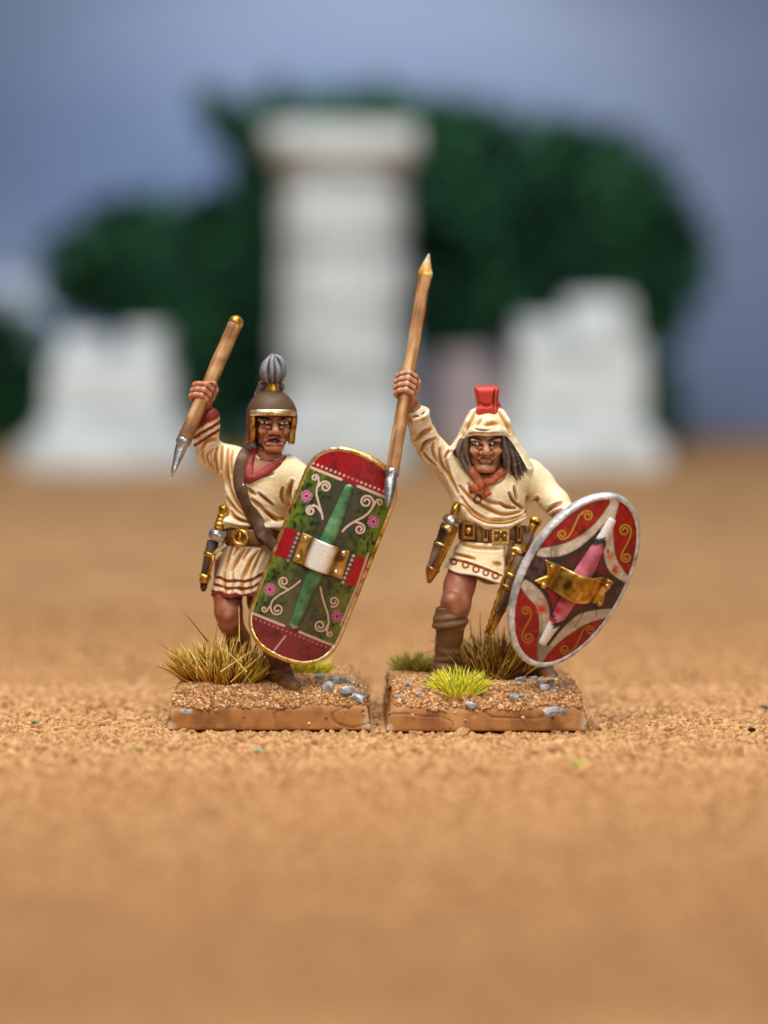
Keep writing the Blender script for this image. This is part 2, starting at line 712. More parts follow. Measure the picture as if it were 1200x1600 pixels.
def wash_paint(V, F, base, lo, hi, a=9.0, b=5.0, it=2, mottled=0.25, seed=0, broad=0):
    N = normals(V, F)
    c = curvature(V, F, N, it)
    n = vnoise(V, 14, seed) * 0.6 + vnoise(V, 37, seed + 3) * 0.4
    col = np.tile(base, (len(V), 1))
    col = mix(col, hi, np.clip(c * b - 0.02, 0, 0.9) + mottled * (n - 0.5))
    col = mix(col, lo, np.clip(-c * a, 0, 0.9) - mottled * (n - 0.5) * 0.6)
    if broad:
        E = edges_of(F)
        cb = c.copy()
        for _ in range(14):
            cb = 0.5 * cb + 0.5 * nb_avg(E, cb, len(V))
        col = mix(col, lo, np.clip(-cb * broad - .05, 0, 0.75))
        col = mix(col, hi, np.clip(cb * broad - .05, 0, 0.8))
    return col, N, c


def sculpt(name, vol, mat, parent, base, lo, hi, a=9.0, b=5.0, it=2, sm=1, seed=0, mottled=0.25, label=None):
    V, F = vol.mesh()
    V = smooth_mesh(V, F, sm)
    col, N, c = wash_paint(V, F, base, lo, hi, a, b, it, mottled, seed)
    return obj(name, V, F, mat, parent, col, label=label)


def tri_col(V, base, lo, hi, f=20, seed=0):
    n = vnoise(np.asarray(V), f, seed) * 0.6 + vnoise(np.asarray(V), f * 2.7, seed + 2) * 0.4
    return mix(mix(np.tile(base, (len(V), 1)), lo, (0.46 - n) * 4.2), hi, (n - 0.54) * 4.2)


# ------------------------------------------------------------------ bodies
def add_hand(v, c, axis, shaft_r, side=1.0, wrist=None, wr=11):
    """a fist closed on a bar: palm behind the bar, four unequal bent fingers round its front, a thumb from the palm's side"""
    c, ax = v3(c), v3(axis) / np.linalg.norm(axis)
    f = np.array([0, -1.0, 0])
    f = f - ax * (f @ ax)
    f /= np.linalg.norm(f)
    s = np.cross(ax, f) * side                    # to the finger tips
    if s[0] * side < 0:
        s = -s
    R = shaft_r
    # palm block behind and to the knuckle side
    for o in (-14, -5, 4, 12):
        v.cap(c + ax * o * S - f * (R + 1 * S) - s * 4 * S, c + ax * o * S - f * (R + 2 * S) + s * 5 * S, 7 * S, 7 * S, 6 * S)
    offs = (14.5, 4.6, -5.2, -14.4)
    fr = (5.0, 5.4, 5.2, 4.5)
    ends = (-12, -20, -16, -2)
    for o, r, en in zip(offs, fr, ends):
        pts = []
        for a_, rr in ((205, 0.92), (168, 1.0), (128, 0.98), (88, 1.04), (45, 0.98), (en + 15, 0.95), (en, 0.9)):
            a_ = math.radians(a_)
            q = (R + r * S * 0.8) * rr
            pts.append(c + ax * (o * S + (5.5 * math.sin(min(a_, 2.6)) - 2.5) * S) + f * (math.sin(a_) * q) + s * (math.cos(a_) * q))
        for i in range(len(pts) - 1):
            v.cap(pts[i], pts[i + 1], r * S * (1.08 if i in (1, 3) else 0.96), r * S * (1.08 if i in (0, 2) else 0.92), 1.2 * S)
    # thumb: leaves the palm's side near the wrist and lies along the bar over the fingers' ends
    t0 = c - ax * 14 * S - f * (R + 2 * S) + s * 8 * S
    t1 = c - ax * 2 * S - f * 2 * S + s * (R + 5 * S)
    t2 = c + ax * 11 * S + f * 1 * S + s * (R + 6 * S)
    t3 = c + ax * 18 * S + f * 4 * S + s * (R + 1 * S)
    v.cap(t0, t1, 7 * S, 6 * S, 3 * S)
    v.cap(t1, t2, 5.8 * S, 5.4 * S, 1.4 * S)
    v.cap(t2, t3, 5.4 * S, 4.6 * S, 1.0 * S)
    if wrist is not None:
        v.cap(c - ax * 9 * S - f * (R + 4 * S) + s * 3 * S, wrist, 10 * S, wr * S, 8 * S)


def add_head(v, o, yaw, roll, mouth_open, eye_x, tilt=0.0):
    """a shouting or scowling face; local axes in photo pixels: x right, y up, z out of the face"""
    M = (Matrix.Rotation(roll, 3, 'Y') @ Matrix.Rotation(yaw, 3, 'Z') @ Matrix.Rotation(tilt, 3, 'X'))
    o = v3(o)

    def W(x, y, z):
        return o + np.array(M @ Vector((x * S, -z * S, y * S)))
    R = np.array(M)

    def E(x, y, z, rx, ry, rz, k, op='add'):
        v.ell(W(x, y, z), np.array([rx, rz, ry]) * S, k * S, op, R)
    E(0, 12, -12, 29, 33, 36, 0)
    E(0, -7, -3, 24, 26, 26, 10)
    E(0, -31, 14, 12.5, 8, 11, 6)                                   # chin
    v.cap(W(-17.5, -13, -4), W(-9, -31, 11), 5.5 * S, 5.5 * S, 7 * S)  # jaw
    v.cap(W(17.5, -13, -4), W(9, -31, 11), 5.5 * S, 5.5 * S, 7 * S)
    for sx in (-1, 1):
        E(sx * 17, -4, 15, 8, 6, 7, 7)                           # cheek bone
        E(sx * 26, 2, -8, 4, 10, 7, 3)                           # ear
    for sx in (-1, 1):
        E(sx * eye_x, 7.0, 27, 9.5, 5.8, 10, 3, 'sub')            # socket
    for sx in (-1, 1):
        E(sx * eye_x, 6.8, 17.5, 7.5, 5.4, 6.5, 1.0)             # eyeball
        v.cap(W(sx * (eye_x - 7), 11.0 - 1.0, 23), W(sx * (eye_x + 8), 13.5, 20), 3.6 * S, 3.0 * S, 2.5 * S)  # angry brow
        v.cap(W(sx * (eye_x - 6), 1.6, 22.5), W(sx * (eye_x + 6), 2.4, 19), 2.0 * S, 2.0 * S, 1.5 * S)        # lower lid
    v.cap(W(0, 11, 21), W(0.5, -3, 31), 3.6 * S, 5.6 * S, 3 * S)
    E(0.5, -5.5, 30, 6.5, 4.6, 5, 2)
    for sx in (-1, 1):
        E(sx * 6.5, -6.5, 25.5, 3.6, 3.4, 4.5, 2.5)
        if mouth_open:
            v.cap(W(sx * 9, -8, 21), W(sx * 15, -19, 16.5), 1.6 * S, 2.0 * S, 5 * S)      # fold beside the mouth
    E(0, -46, 2, 26, 7.5, 22, 4, 'sub')                          # under the jaw
    if mouth_open:
        E(0, -19.0, 25, 12, 6.2, 9, 1.5, 'sub')
        for a, b in (((-12, -18.5, 19.5), (0, -13.4, 25)), ((0, -13.4, 25), (12, -18.5, 19.5))):
            v.cap(W(*a), W(*b), 2.2 * S, 2.8 * S, 1.2 * S)
        for a, b in (((-11.5, -24, 19), (0, -25.4, 22.5)), ((0, -25.4, 22.5), (11.5, -24, 19))):
            v.cap(W(*a), W(*b), 2.4 * S, 3.0 * S, 1.2 * S)
    else:
        v.cap(W(-10, -15.2, 19), W(0, -12.6, 23.5), 2.0 * S, 2.6 * S, 3 * S)
        v.cap(W(0, -12.6, 23.5), W(10, -15.2, 19), 2.6 * S, 2.0 * S, 3 * S)
        v.cap(W(-5, -19.2, 20.5), W(5, -19.2, 20.5), 1.9 * S, 1.9 * S, 6 * S)
        v.cap(W(-10.5, -17.4, 23), W(0, -15.6, 27), 1.0 * S, 1.1 * S, 0.8 * S, 'sub')
        v.cap(W(0, -15.6, 27), W(10.5, -17.4, 23), 1.1 * S, 1.0 * S, 0.8 * S, 'sub')
    return W


def spot_paint(col, PX, m, cx, cy, rx, ry, c, soft=0.35):
    d = np.sqrt(((PX[:, 0] - cx) / rx) ** 2 + ((PX[:, 1] - cy) / ry) ** 2)
    t = np.clip((1 + soft - d) / (2 * soft), 0, 1) * m
    return mix(col, c, t)


def inpoly(Q, A):
    return poly_sdf(Q, np.asarray(A, float))


class Caster:
    """finds the surface of a sculpted mesh under a photo pixel, so straps and trims can be laid on it"""
    def __init__(s, V, F):
        s.t = BVHTree.FromPolygons([tuple(p) for p in V], [tuple(f) for f in F.tolist()])

    def hit(s, px, py, default=0.0):
        d = Vector(ray(px, py)).normalized()
        p, n, i, dist = s.t.ray_cast(Vector(CAM), d)
        if p is None:
            return P(px, py, default), np.array([0, -1.0, 0])
        n = np.array(n)
        if n @ np.array(d) > 0:
            n = -n
        return np.array(p), n


def laid_strap(cast, pts, w, t, lift=0.0, n=5, default=-0.1, over=None):
    L = smoothline(pts, n)
    H = [cast.hit(p[0], p[1], default) for p in L]
    A = np.array([h[0] for h in H])
    N = np.array([h[1] for h in H])
    for _ in range(3):
        A[1:-1] = 0.5 * A[1:-1] + 0.25 * (A[:-2] + A[2:])
        N[1:-1] = 0.5 * N[1:-1] + 0.25 * (N[:-2] + N[2:])
    A = A + N / np.linalg.norm(N, axis=1, keepdims=True) * lift
    if over is not None:
        A[:, 1] = np.minimum(A[:, 1], np.interp(L[:, 1], over[0], over[1]))
    return ribbon(A, N, w * S, t * S)


def subdivide_tube_cols(V, base, lo, hi, seed=0, f=18):
    return tri_col(V, base, lo, hi, f, seed)


# ------------------------------------------------------------------ shields
def frame(cpx, cpy, Y, vdir, yaw, lean=0.0):
    """local axes of a shield: u across, v along, n outward"""
    c = P(cpx, cpy, Y)
    s = (Y - CAM[1]) / FPX
    vd = np.array(vdir, float) / np.linalg.norm(vdir)
    v = np.array([vd[0], lean, -vd[1]])
    v /= np.linalg.norm(v)
    n0 = np.array([0, -1.0, 0.13])
    n0 = n0 - v * (n0 @ v)
    n0 /= np.linalg.norm(n0)
    u0 = np.cross(n0, v) * -1
    if u0[0] < 0:
        u0 = -u0
    u = u0 * math.cos(yaw) - n0 * math.sin(yaw)
    n = n0 * math.cos(yaw) + u0 * math.sin(yaw)
    return c, u, v, n, s


def local_mesh(fr, fn, ext, h):
    c, u, v, n, s = fr
    vol = Vol([-e for e in ext], ext, h)
    X, Y, Z = vol.ax[0][:, None, None], vol.ax[1][None, :, None], vol.ax[2][None, None, :]
    vol.d = fn(X, Y, Z).astype(np.float32)
    V, F = vol.mesh()
    L = smooth_mesh(V, F, 1)
    W = c + L[:, :1] * u + L[:, 1:2] * v + L[:, 2:] * n
    if np.dot(np.cross(u, v), n) < 0:
        F = F[:, ::-1].copy()
    return L, W, F


def spiral(c, r, a0, turns, cw, rin=0.28):
    a = np.linspace(0, turns * 2 * math.pi, int(26 * turns) + 4)
    rr = r * (1 - (1 - rin) * (a / a[-1]) ** 0.85)
    an = math.radians(a0) + (a if cw else -a)
    return np.stack([c[0] + rr * np.cos(an), c[1] + rr * np.sin(an)], 1)


def stroke(col, PX, m, pts, w, c, soft=0.7, taper=False):
    L = np.asarray(pts, float)
    bb = (PX[:, 0] > L[:, 0].min() - w - 2) & (PX[:, 0] < L[:, 0].max() + w + 2) & (PX[:, 1] > L[:, 1].min() - w - 2) & (PX[:, 1] < L[:, 1].max() + w + 2) & m
    k = np.where(bb)[0]
    if len(k):
        d, t = polydist(PX[k], L)
        ww = w * (1 - 0.55 * t) if taper else w
        col[k] = mix(col[k], c, np.clip((ww + soft - d) / (2 * soft), 0, 1))
    return col


def rivet(name, p, n, r, parent, base, hi, flat=0.7):
    V = ICO2 * r
    n = np.asarray(n) / np.linalg.norm(n)
    V = V - np.outer(V @ n, n) * (1 - flat) + p
    return obj(name, V, ICO2F, M_METAL, parent, tri_col(V, base, base * 0.6, hi, 60))


def spindle(fr, half, w0, w1, height, surf, n=60, ns=9):
    """raised barleycorn spine: half-round ridge along v"""
    c, u, v, nn, s = fr
    V = []
    for i in range(n):
        t = -1 + 2 * i / (n - 1)
        e = abs(t)
        w = (w0 + (w1 - w0) * e) * s * (1 if e < 0.97 else math.sqrt(max(0.02, 1 - ((e - 0.97) / 0.03) ** 2)))
        hgt = height * s * (1 - 0.55 * e) * (1 if e < 0.97 else math.sqrt(max(0.02, 1 - ((e - 0.97) / 0.03) ** 2)))
        for k in range(ns):
            a = math.pi * k / (ns - 1)
            x = -math.cos(a) * w
            V.append(c + v * (t * half * s) + u * x + nn * (surf(x, t * half * s) - 0.006 + math.sin(a) * hgt))
    V = np.array(V)
    F = []
    for i in range(n - 1):
        for k in range(ns - 1):
            F.append((i * ns + k, i * ns + k + 1, (i + 1) * ns + k + 1, (i + 1) * ns + k))
    return V, F


# ================================================================== THE SETTING
M_GROUND, M_SKY = ground_mat(), sky_mat()


def ground_z(x, y):
    p = np.stack([x, y, np.zeros_like(x)], -1)
    return (vnoise(p, 1.3, 1) - 0.5) * 0.02 + (vnoise(p, 4.0, 2) - 0.5) * 0.022


# ------------------------------------------------------------------ scenic bases
class Base:
    def __init__(s, cx, cy, rot, hx, hy, seed, wl=0.1, wr=0.1):
        s.wl, s.wr = wl, wr
        s.c, s.s, s.hx, s.hy, s.seed = np.array([cx, cy]), rot, hx, hy, seed
        s.co, s.si = math.cos(rot), math.sin(rot)

    def loc(s, x, y):
        dx, dy = x - s.c[0], y - s.c[1]
        return dx * s.co + dy * s.si, -dx * s.si + dy * s.co

    def top(s, x, y):
        lx, ly = s.loc(x, y)
        e = np.minimum(s.hx - np.abs(lx), s.hy - np.abs(ly))
        q = np.minimum(np.minimum((s.hx + lx) / s.wl, (s.hx - lx) / s.wr), np.minimum((s.hy + ly) / 0.36, (s.hy - ly) / 0.14))
        p = np.stack([np.asarray(x, float) + 0 * ly, np.asarray(y, float) + 0 * lx, 0 * lx + s.seed], -1)
        sh = p.shape[:-1]
        n = vnoise(p.reshape(-1, 3), 2.2, s.seed).reshape(sh)
        n2 = vnoise(p.reshape(-1, 3), 7.0, s.seed).reshape(sh)
        k = np.clip(q - 0.03, 0, 1)
        k = np.sin(k * math.pi / 2)
        return 0.195 + (0.205 + 0.05 * (n - 0.4)) * k + 0.03 * (n2 - 0.5) * np.clip(e / 0.1, 0, 1)


xa0, xa1 = PZ(265, 1138, 0.0), PZ(578, 1145, 0.0)
rotA = math.radians(0.6)
hA = np.linalg.norm(xa1[:2] - xa0[:2]) / 2
xa0[1] = xa1[1] = (xa0[1] * .35 + xa1[1] * .65)
midA = (xa0[:2] + xa1[:2]) / 2 + np.array([-math.sin(rotA), math.cos(rotA)]) * hA
BA = Base(midA[0], midA[1], rotA, hA, hA, 3, 0.14, 0.24)
xb0, xb1 = PZ(603, 1143, 0.0), PZ(920, 1145.5, 0.0)
rotB = math.radians(1.2)
hB = np.linalg.norm(xb1[:2] - xb0[:2]) / 2
midB = (xb0[:2] + xb1[:2]) / 2 + np.array([-math.sin(rotB), math.cos(rotB)]) * hB
BB = Base(midB[0], midB[1], rotB, hB, hB, 8, 0.09, 0.12)


def build_ground():
    # one sheet, finely meshed where the camera looks closely
    def axis(lo, hi, fine_lo, fine_hi, fine, coarse):
        a = np.arange(fine_lo, fine_hi + 1e-6, fine)
        l = np.arange(lo, fine_lo - 1e-6, coarse)
        r = np.arange(fine_hi + coarse, hi + 1e-6, coarse)
        return np.concatenate([l, a, r])
    xs, ys = axis(-90, 90, -7, 7, 0.09, 2.5), axis(-45, 62.5, -13, 9, 0.09, 1.5)
    X, Y = np.meshgrid(xs, ys, indexing='ij')
    Z = ground_z(X.ravel(), Y.ravel())
    V = np.stack([X.ravel(), Y.ravel(), Z - 0.02], -1)
    n, m = len(xs), len(ys)
    i, j = np.meshgrid(np.arange(n - 1), np.arange(m - 1), indexing='ij')
    a = (i * m + j).ravel()
    F = np.stack([a, a + m, a + m + 1, a + 1], 1)
    o = obj('ground', V, F, M_GROUND, None, kind='structure')
    # loose sand grains, dense where they are in focus
    pos, rad = [], []
    OCT = (np.array([(1, 0, 0), (-1, 0, 0), (0, 1, 0), (0, -1, 0), (0, 0, 1), (0, 0, -1)], float), np.array([(0, 2, 4), (2, 1, 4), (1, 3, 4), (3, 0, 4), (2, 0, 5), (1, 2, 5), (3, 1, 5), (0, 3, 5)]))
    for n, xr, y0, y1, r in ((84000, 8.5, -3.4, 2.6, 0.0245), (150000, 7.5, 2.2, 12, 0.021), (120000, 6.0, -13, -3.2, 0.021), (200, 4.4, -3.0, 3, 0.04)):
        x = rng.uniform(-xr, xr, n)
        y = rng.uniform(y0, y1, n)
        p = np.stack([x, y, np.zeros(n)], -1)
        far = np.clip(np.maximum((y - 5) / 7, (np.abs(x) - .65 * xr) / (.35 * xr)), 0, 1)
        keep = (rng.random(n) > far) & ((vnoise(p, 1.1, 5) * 0.6 + vnoise(p, 3.1, 6) * 0.4 + rng.uniform(-0.5, 0.5, n)) > 0.14)
        for bb in (BA, BB):
            lx, ly = bb.loc(x, y)
            keep &= ~((np.abs(lx) < bb.hx + 0.045) & (np.abs(ly) < bb.hy + 0.05))
        x, y = x[keep], y[keep]
        rr = r * rng.lognormal(0, 0.28, len(x))
        pos.append(np.stack([x, y, ground_z(x, y) - 0.022 + rr * 0.35], -1))
        rad.append(rr)
    pos, rad = np.concatenate(pos), np.concatenate(rad)
    k = rng.random(len(pos))
    c = mix(np.tile(C(178, 131, 86), (len(pos), 1)), C(214, 169, 119), k * 1.0)
    c = mix(c, C(128, 80, 46), ((k * 7.3) % 1 > 0.88) * 0.6)
    near = (pos[:, 1] > -3.4) & (pos[:, 1] < 2.6)
    V, F, cc = grains(pos[near], rad[near], c[near])
    V2, F2, c2 = grains(pos[~near], rad[~near], c[~near], tmpl=OCT)
    V, F, cc = np.vstack([V, V2]), np.vstack([F, F2 + len(V)]), np.vstack([cc, c2])
    obj('sand_grains', V, F, M_GRIT, None, cc, smooth=False, kind='stuff')
    # the few green crumbs of scatter lying in the sand
    for n_, (px, py, r, colr) in enumerate(((905, 1193, 0.04, C(160, 176, 70)), (55, 1129, 0.03, C(96, 124, 84)), (403, 1172, 0.035, C(156, 172, 130)),
                                            (217, 1170, 0.03, C(150, 150, 50)), (1192, 1107, 0.05, C(70, 70, 78)), (1175, 1140, 0.03, C(40, 34, 30)))):
        p = PZ(px, py, 0.02)
        V = (ICO2 * (1 + rng.uniform(-0.25, 0.25, (len(ICO2), 1)))) * r * np.array([1.3, 1, 0.7]) + p
        o = obj('scatter_crumb', V, ICO2F, M_GRIT, None, tri_col(V, colr, colr * 0.6, np.minimum(colr * 1.5, 1), 40), smooth=False)
        o['category'] = 'crumb'
        o['group'] = 'crumbs of scatter lying in the sand'
        o['label'] = ('bright yellow-green crumb on the sand in front of the right miniature', 'small green crumb on the sand far left of the miniatures',
                      'pale green crumb on the sand just before the left base', 'olive crumb on the sand left of the left base',
                      'dark grey crumb on the sand at the far right behind', 'tiny black crumb on the sand right of the right base')[n_]


def box_faces(o=0):
    return [(o + 0, o + 3, o + 2, o + 1), (o + 4, o + 5, o + 6, o + 7), (o, o + 1, o + 5, o + 4), (o + 1, o + 2, o + 6, o + 5), (o + 2, o + 3, o + 7, o + 6), (o + 3, o, o + 4, o + 7)]


def build_sky():
    x, y0, y1, z0, z1 = 88, 62.0, 62.6, -0.4, 70
    V = [(-x, y0, z0), (x, y0, z0), (x, y1, z0), (-x, y1, z0), (-x, y0, z1), (x, y0, z1), (x, y1, z1), (-x, y1, z1)]
    obj('sky', V, box_faces(), M_SKY, None, smooth=False, kind='structure')


# ---- ruined stone pillars of a model temple
STONE, STONE_LO, STONE_HI = C(224, 231, 234), C(172, 174, 170), C(238, 243, 246)


def lathe(profile, c, ns=40, flute=0.0, nf=14, rag=None):
    """profile [(r,z)]; fluted when flute>0; rag raises/lowers the top ring unevenly"""
    a = np.arange(ns) / ns * 2 * math.pi
    V, F = [], []
    for i, (r, z) in enumerate(profile):
        rr = r * (1 - flute * (0.5 + 0.5 * np.cos(a * nf)) ** 2) if r > 0 else 0 * a
        zz = z + (rag(a) if rag is not None and i >= len(profile) - 2 else 0)
        V.append(np.stack([c[0] + rr * np.cos(a), c[1] + rr * np.sin(a), c[2] + zz + 0 * a], -1))
    V = np.concatenate(V)
    for i in range(len(profile) - 1):
        for k in range(ns):
            l = (k + 1) % ns
            F.append((i * ns + k, i * ns + l, (i + 1) * ns + l, (i + 1) * ns + k))
    F.append(tuple(range(ns - 1, -1, -1)))
    F.append(tuple((len(profile) - 1) * ns + k for k in range(ns)))
    return V, F


def slab(c, hx, hy, z0, z1, bev=0.06, rough=0.03, n=6):
    """worn stone block with chamfered, uneven edges"""
    bm = bmesh.new()
    bmesh.ops.create_cube(bm, size=1)
    bmesh.ops.scale(bm, vec=(2 * hx, 2 * hy, z1 - z0), verts=bm.verts)
    bmesh.ops.bevel(bm, geom=bm.edges[:], offset=bev, segments=2, affect='EDGES', profile=0.6)
    bmesh.ops.subdivide_edges(bm, edges=bm.edges[:], cuts=2, use_grid_fill=True)
    V = np.array([v.co[:] for v in bm.verts])
    F = [[v.index for v in f.verts] for f in bm.faces]
    bm.free()
    V = V + np.array([c[0], c[1], (z0 + z1) / 2])
    V = V + (np.stack([vnoise(V, 1.7, s) for s in (1, 2, 3)], -1) - 0.5) * rough * 2
    return V, F


def stone_col(V, seed=0):
    return tri_col(V, STONE, STONE_LO, STONE_HI, 1.1, seed)


def build_pillars():
    Y = 45.0
    k = (Y - CAM[1]) / FPX                       # cm per photo pixel at the pillars
    gz = -0.03
    # the tall column between the trees
    x = P(535, 500, Y)[0]
    t = thing('stone_column', 'tall pale stone column with square capital standing before the trees', 'column', (x, Y, 0))
    top = P(541, 199, Y)[2]
    r = 101 * k
    V, F = slab((x, Y), 108 * k, 108 * k, gz, 0.75)
    obj('plinth', V, F, M_STONE, t, stone_col(V, 1))
    V, F = lathe([(r * 1.06, 0.75), (r * 1.08, 0.95), (r * 1.06, 1.15), (r * 1.02, 1.25)], (x, Y, 0), 48)
    obj('base_moulding', V, F, M_STONE, t, stone_col(V, 2))
    z0, z1, nd = 1.25, P(541, 266, Y)[2], 11
    for i in range(nd):
        a, b = z0 + (z1 - z0) * i / nd, z0 + (z1 - z0) * (i + 1) / nd
        ra = r * (1.02 - 0.05 * i / nd) * rng.uniform(0.985, 1.01)
        V, F = lathe([(ra * 0.93, a), (ra, a + 0.09), (ra, b - 0.09), (ra * 0.93, b)], (x + rng.uniform(-.03, .03), Y, 0), 84, 0.05, 14)
        obj('drum', V, F, M_STONE, t, stone_col(V, 3 + i) * (0.72 if i % 3 == 1 else 0.92 if i % 3 == 2 else 1.03))
    V, F = lathe([(r * 0.97, z1), (r * 1.0, z1 + 0.12), (r * 1.12, z1 + 0.3), (r * 1.17, z1 + 0.42)], (x, Y, 0), 48)
    obj('neck_moulding', V, F, M_STONE, t, stone_col(V, 21))
    V, F = slab((x, Y), 114 * k, 114 * k, z1 + 0.42, top, 0.08, 0.04)
    obj('capital', V, F, M_STONE, t, stone_col(V, 22))
    # two broken stumps on stepped plinths
    for name, label, cx, hw, ytop, yplinth, phw, bumps in (
            ('broken_pillar', 'broken pale pillar stump on a plinth left of the tall column', 178, 95, 524, 662, 136, ((-44, 26, 36), (50, 34, 30))),
            ('broken_pillar', 'broken pale pillar stump on a plinth right of the tall column', 900, 99, 494, 662, 127, ((34, 60, 50), (-58, 18, 30)))):
        x = P(cx, 600, Y)[0]
        t = thing(name, label, 'pillar', (x, Y, 0), 'broken pillar stumps')
        V, F = slab((x, Y), phw * k, phw * k, gz, 0.62, 0.07)
        obj('plinth', V, F, M_STONE, t, stone_col(V, 31))
        zs = P(cx, yplinth, Y)[2]
        V, F = slab((x + 0.05, Y), (phw - 22) * k, (phw - 22) * k, 0.622, zs, 0.07)
        obj('plinth', V, F, M_STONE, t, stone_col(V, 32))
        zt = P(cx, ytop + 40, Y)[2]
        n = 4
        for i in range(n):
            a, b = zs + (zt - zs) * i / n, zs + (zt - zs) * (i + 1) / n
            w = hw * (1 - 0.012 * i) * rng.uniform(0.98, 1.01) * k
            V, F = slab((x + rng.uniform(-.05, .05), Y), w, w, a + 0.004, b, 0.06)
            obj('stone_block', V, F, M_STONE, t, stone_col(V, 33 + i))
        for j, (dx, hgt, w) in enumerate(bumps):
            V, F = slab((x + dx * k, Y), w * k, hw * 0.75 * k, zt + 0.004, P(cx, ytop + 40 - 40 - (hgt - 26) * 0.8, Y)[2], 0.12, 0.09)
            obj('stone_block', V, F, M_STONE, t, stone_col(V, 40 + j), label='worn stone piece left standing on the broken top')
    # low pinkish block lying further back between the column and the right stump
    Y2 = 49.5
    k2 = (Y2 - CAM[1]) / FPX
    x = P(735, 600, Y2)[0]
    t = thing('stone_rubble', 'low pinkish grey rubble block half hidden behind the right stump', 'rubble', (x, Y2, 0))
    pk = C(186, 168, 170)
    V, F = slab((x, Y2), 60 * k2, 50 * k2, gz, P(735, 610, Y2)[2], 0.1, 0.1)
    obj('stone_block', V, F, M_STONE, t, tri_col(V, pk, pk * 0.75, pk * 1.15, 1.1))
    V, F = slab((x - 0.15, Y2), 44 * k2, 40 * k2, P(735, 610, Y2)[2] + 0.004, P(735, 552, Y2)[2], 0.15, 0.12)
    obj('stone_block', V, F, M_STONE, t, tri_col(V, pk, pk * 0.75, pk * 1.15, 1.1))


def build_far_block():
    Y = 57.0
    k = (Y - CAM[1]) / FPX
    x = P(8, 600, Y)[0]
    pb = C(196, 208, 226)
    t = thing('stone_rubble', 'pale bluish stone block showing above the dark shrub at the left edge', 'rubble', (x, Y, 0))
    V, F = slab((x, Y), 74 * k, 50 * k, -0.03, P(8, 476, Y)[2], 0.1, 0.08)
    obj('stone_block', V, F, M_STONE, t, tri_col(V, pb, pb * .8, pb * 1.05, 1.1))
    V, F = slab((x - .1, Y), 58 * k, 44 * k, P(8, 476, Y)[2] + .004, P(8, 432, Y)[2], 0.16, 0.12)
    obj('stone_block', V, F, M_STONE, t, tri_col(V, pb, pb * .8, pb * 1.05, 1.1))


# ---- model trees: wire trunk with limbs, crown of leaf clumps
LEAF_D, LEAF_M, LEAF_L = C(18, 46, 33), C(29, 74, 50), C(58, 110, 70)


def build_tree(label, Y, trunk, blobs, nleaf, size=0.32, group=None):
    k = (Y - CAM[1]) / FPX
    base = P(trunk[0][0], trunk[0][1], Y)
    t = thing('model_tree', label, 'tree', (base[0], Y, 0), group)
    # trunk and limbs
    Vs, Fs, o = [], [], 0
    tops = [P(p[0], p[1], Y) for p in trunk]
    tops[0][2] = -0.05

    def add(pts, rad):
        nonlocal o
        V, F = tube(smoothline(pts, 4), np.linspace(rad[0], rad[1], (len(pts) - 1) * 4 + 1) if len(pts) > 2 else rad, ns=8)
        Vs.append(V)
        Fs.extend([tuple(i + o for i in f) for f in F])
        o += len(V)
    add(tops, (0.42, 0.16))
    cs = []
    for bx, by, br in blobs:
        c = P(bx, by, Y) + np.array([0, rng.uniform(-0.8, 0.8), 0])
        cs.append((c, br * k))
        j = min(range(len(tops)), key=lambda i: np.linalg.norm(tops[i] - c))
        mid = (tops[j] + c) / 2 + np.array([0, 0, -0.3])
        add([tops[j], mid, c], (0.14, 0.05))
    V = np.concatenate(Vs)
    obj('trunk', V, Fs, M_BARK, t, tri_col(V, C(70, 52, 36), C(44, 32, 22), C(98, 76, 54), 3))
    # leaf clumps spread through each blob's volume, thinner to the rim
    pos, cid = [], []
    w = np.array([r ** 2 for _, r in cs])
    for ci, (c, r) in enumerate(cs):
        n = int(nleaf * w[ci] / w.sum())
        nc = max(6, int(n / 60))
        d = rng.normal(size=(nc, 3))
        d /= np.linalg.norm(d, axis=1, keepdims=True)
        cc = c + d * (r * rng.uniform(0.35, 1.0, (nc, 1)) ** 0.6) * np.array([1, 0.9, 1])
        i = rng.integers(0, nc, n)
        pos.append(cc[i] + rng.normal(size=(n, 3)) * r * 0.2)
        cid.append(i + 1000 * ci)
    pos, cid = np.concatenate(pos), np.concatenate(cid)
    n = len(pos)
    a = rng.normal(size=(n, 3))
    a /= np.linalg.norm(a, axis=1, keepdims=True)
    b = np.cross(a, rng.normal(size=(n, 3)))
    b /= np.linalg.norm(b, axis=1, keepdims=True)
    L = size * rng.uniform(0.6, 1.3, (n, 1))
    nn = np.cross(a, b)
    V = np.stack([pos - a * L, pos + b * L * 0.45 + nn * L * 0.12, pos + a * L, pos - b * L * 0.45 + nn * L * 0.12], 1).reshape(-1, 3)
    F = np.arange(4 * n).reshape(n, 4)
    g = (np.sin(cid * 12.9898) * 43758.5453) % 1
    c = mix(mix(np.tile(LEAF_M, (n, 1)), LEAF_D, (0.5 - g) * 2.0), LEAF_L, (g - 0.6) * 2.2 + rng.uniform(-.2, .2, n))
    obj('crown', V, F, M_LEAF, t, np.repeat(c, 4, 0), smooth=False)


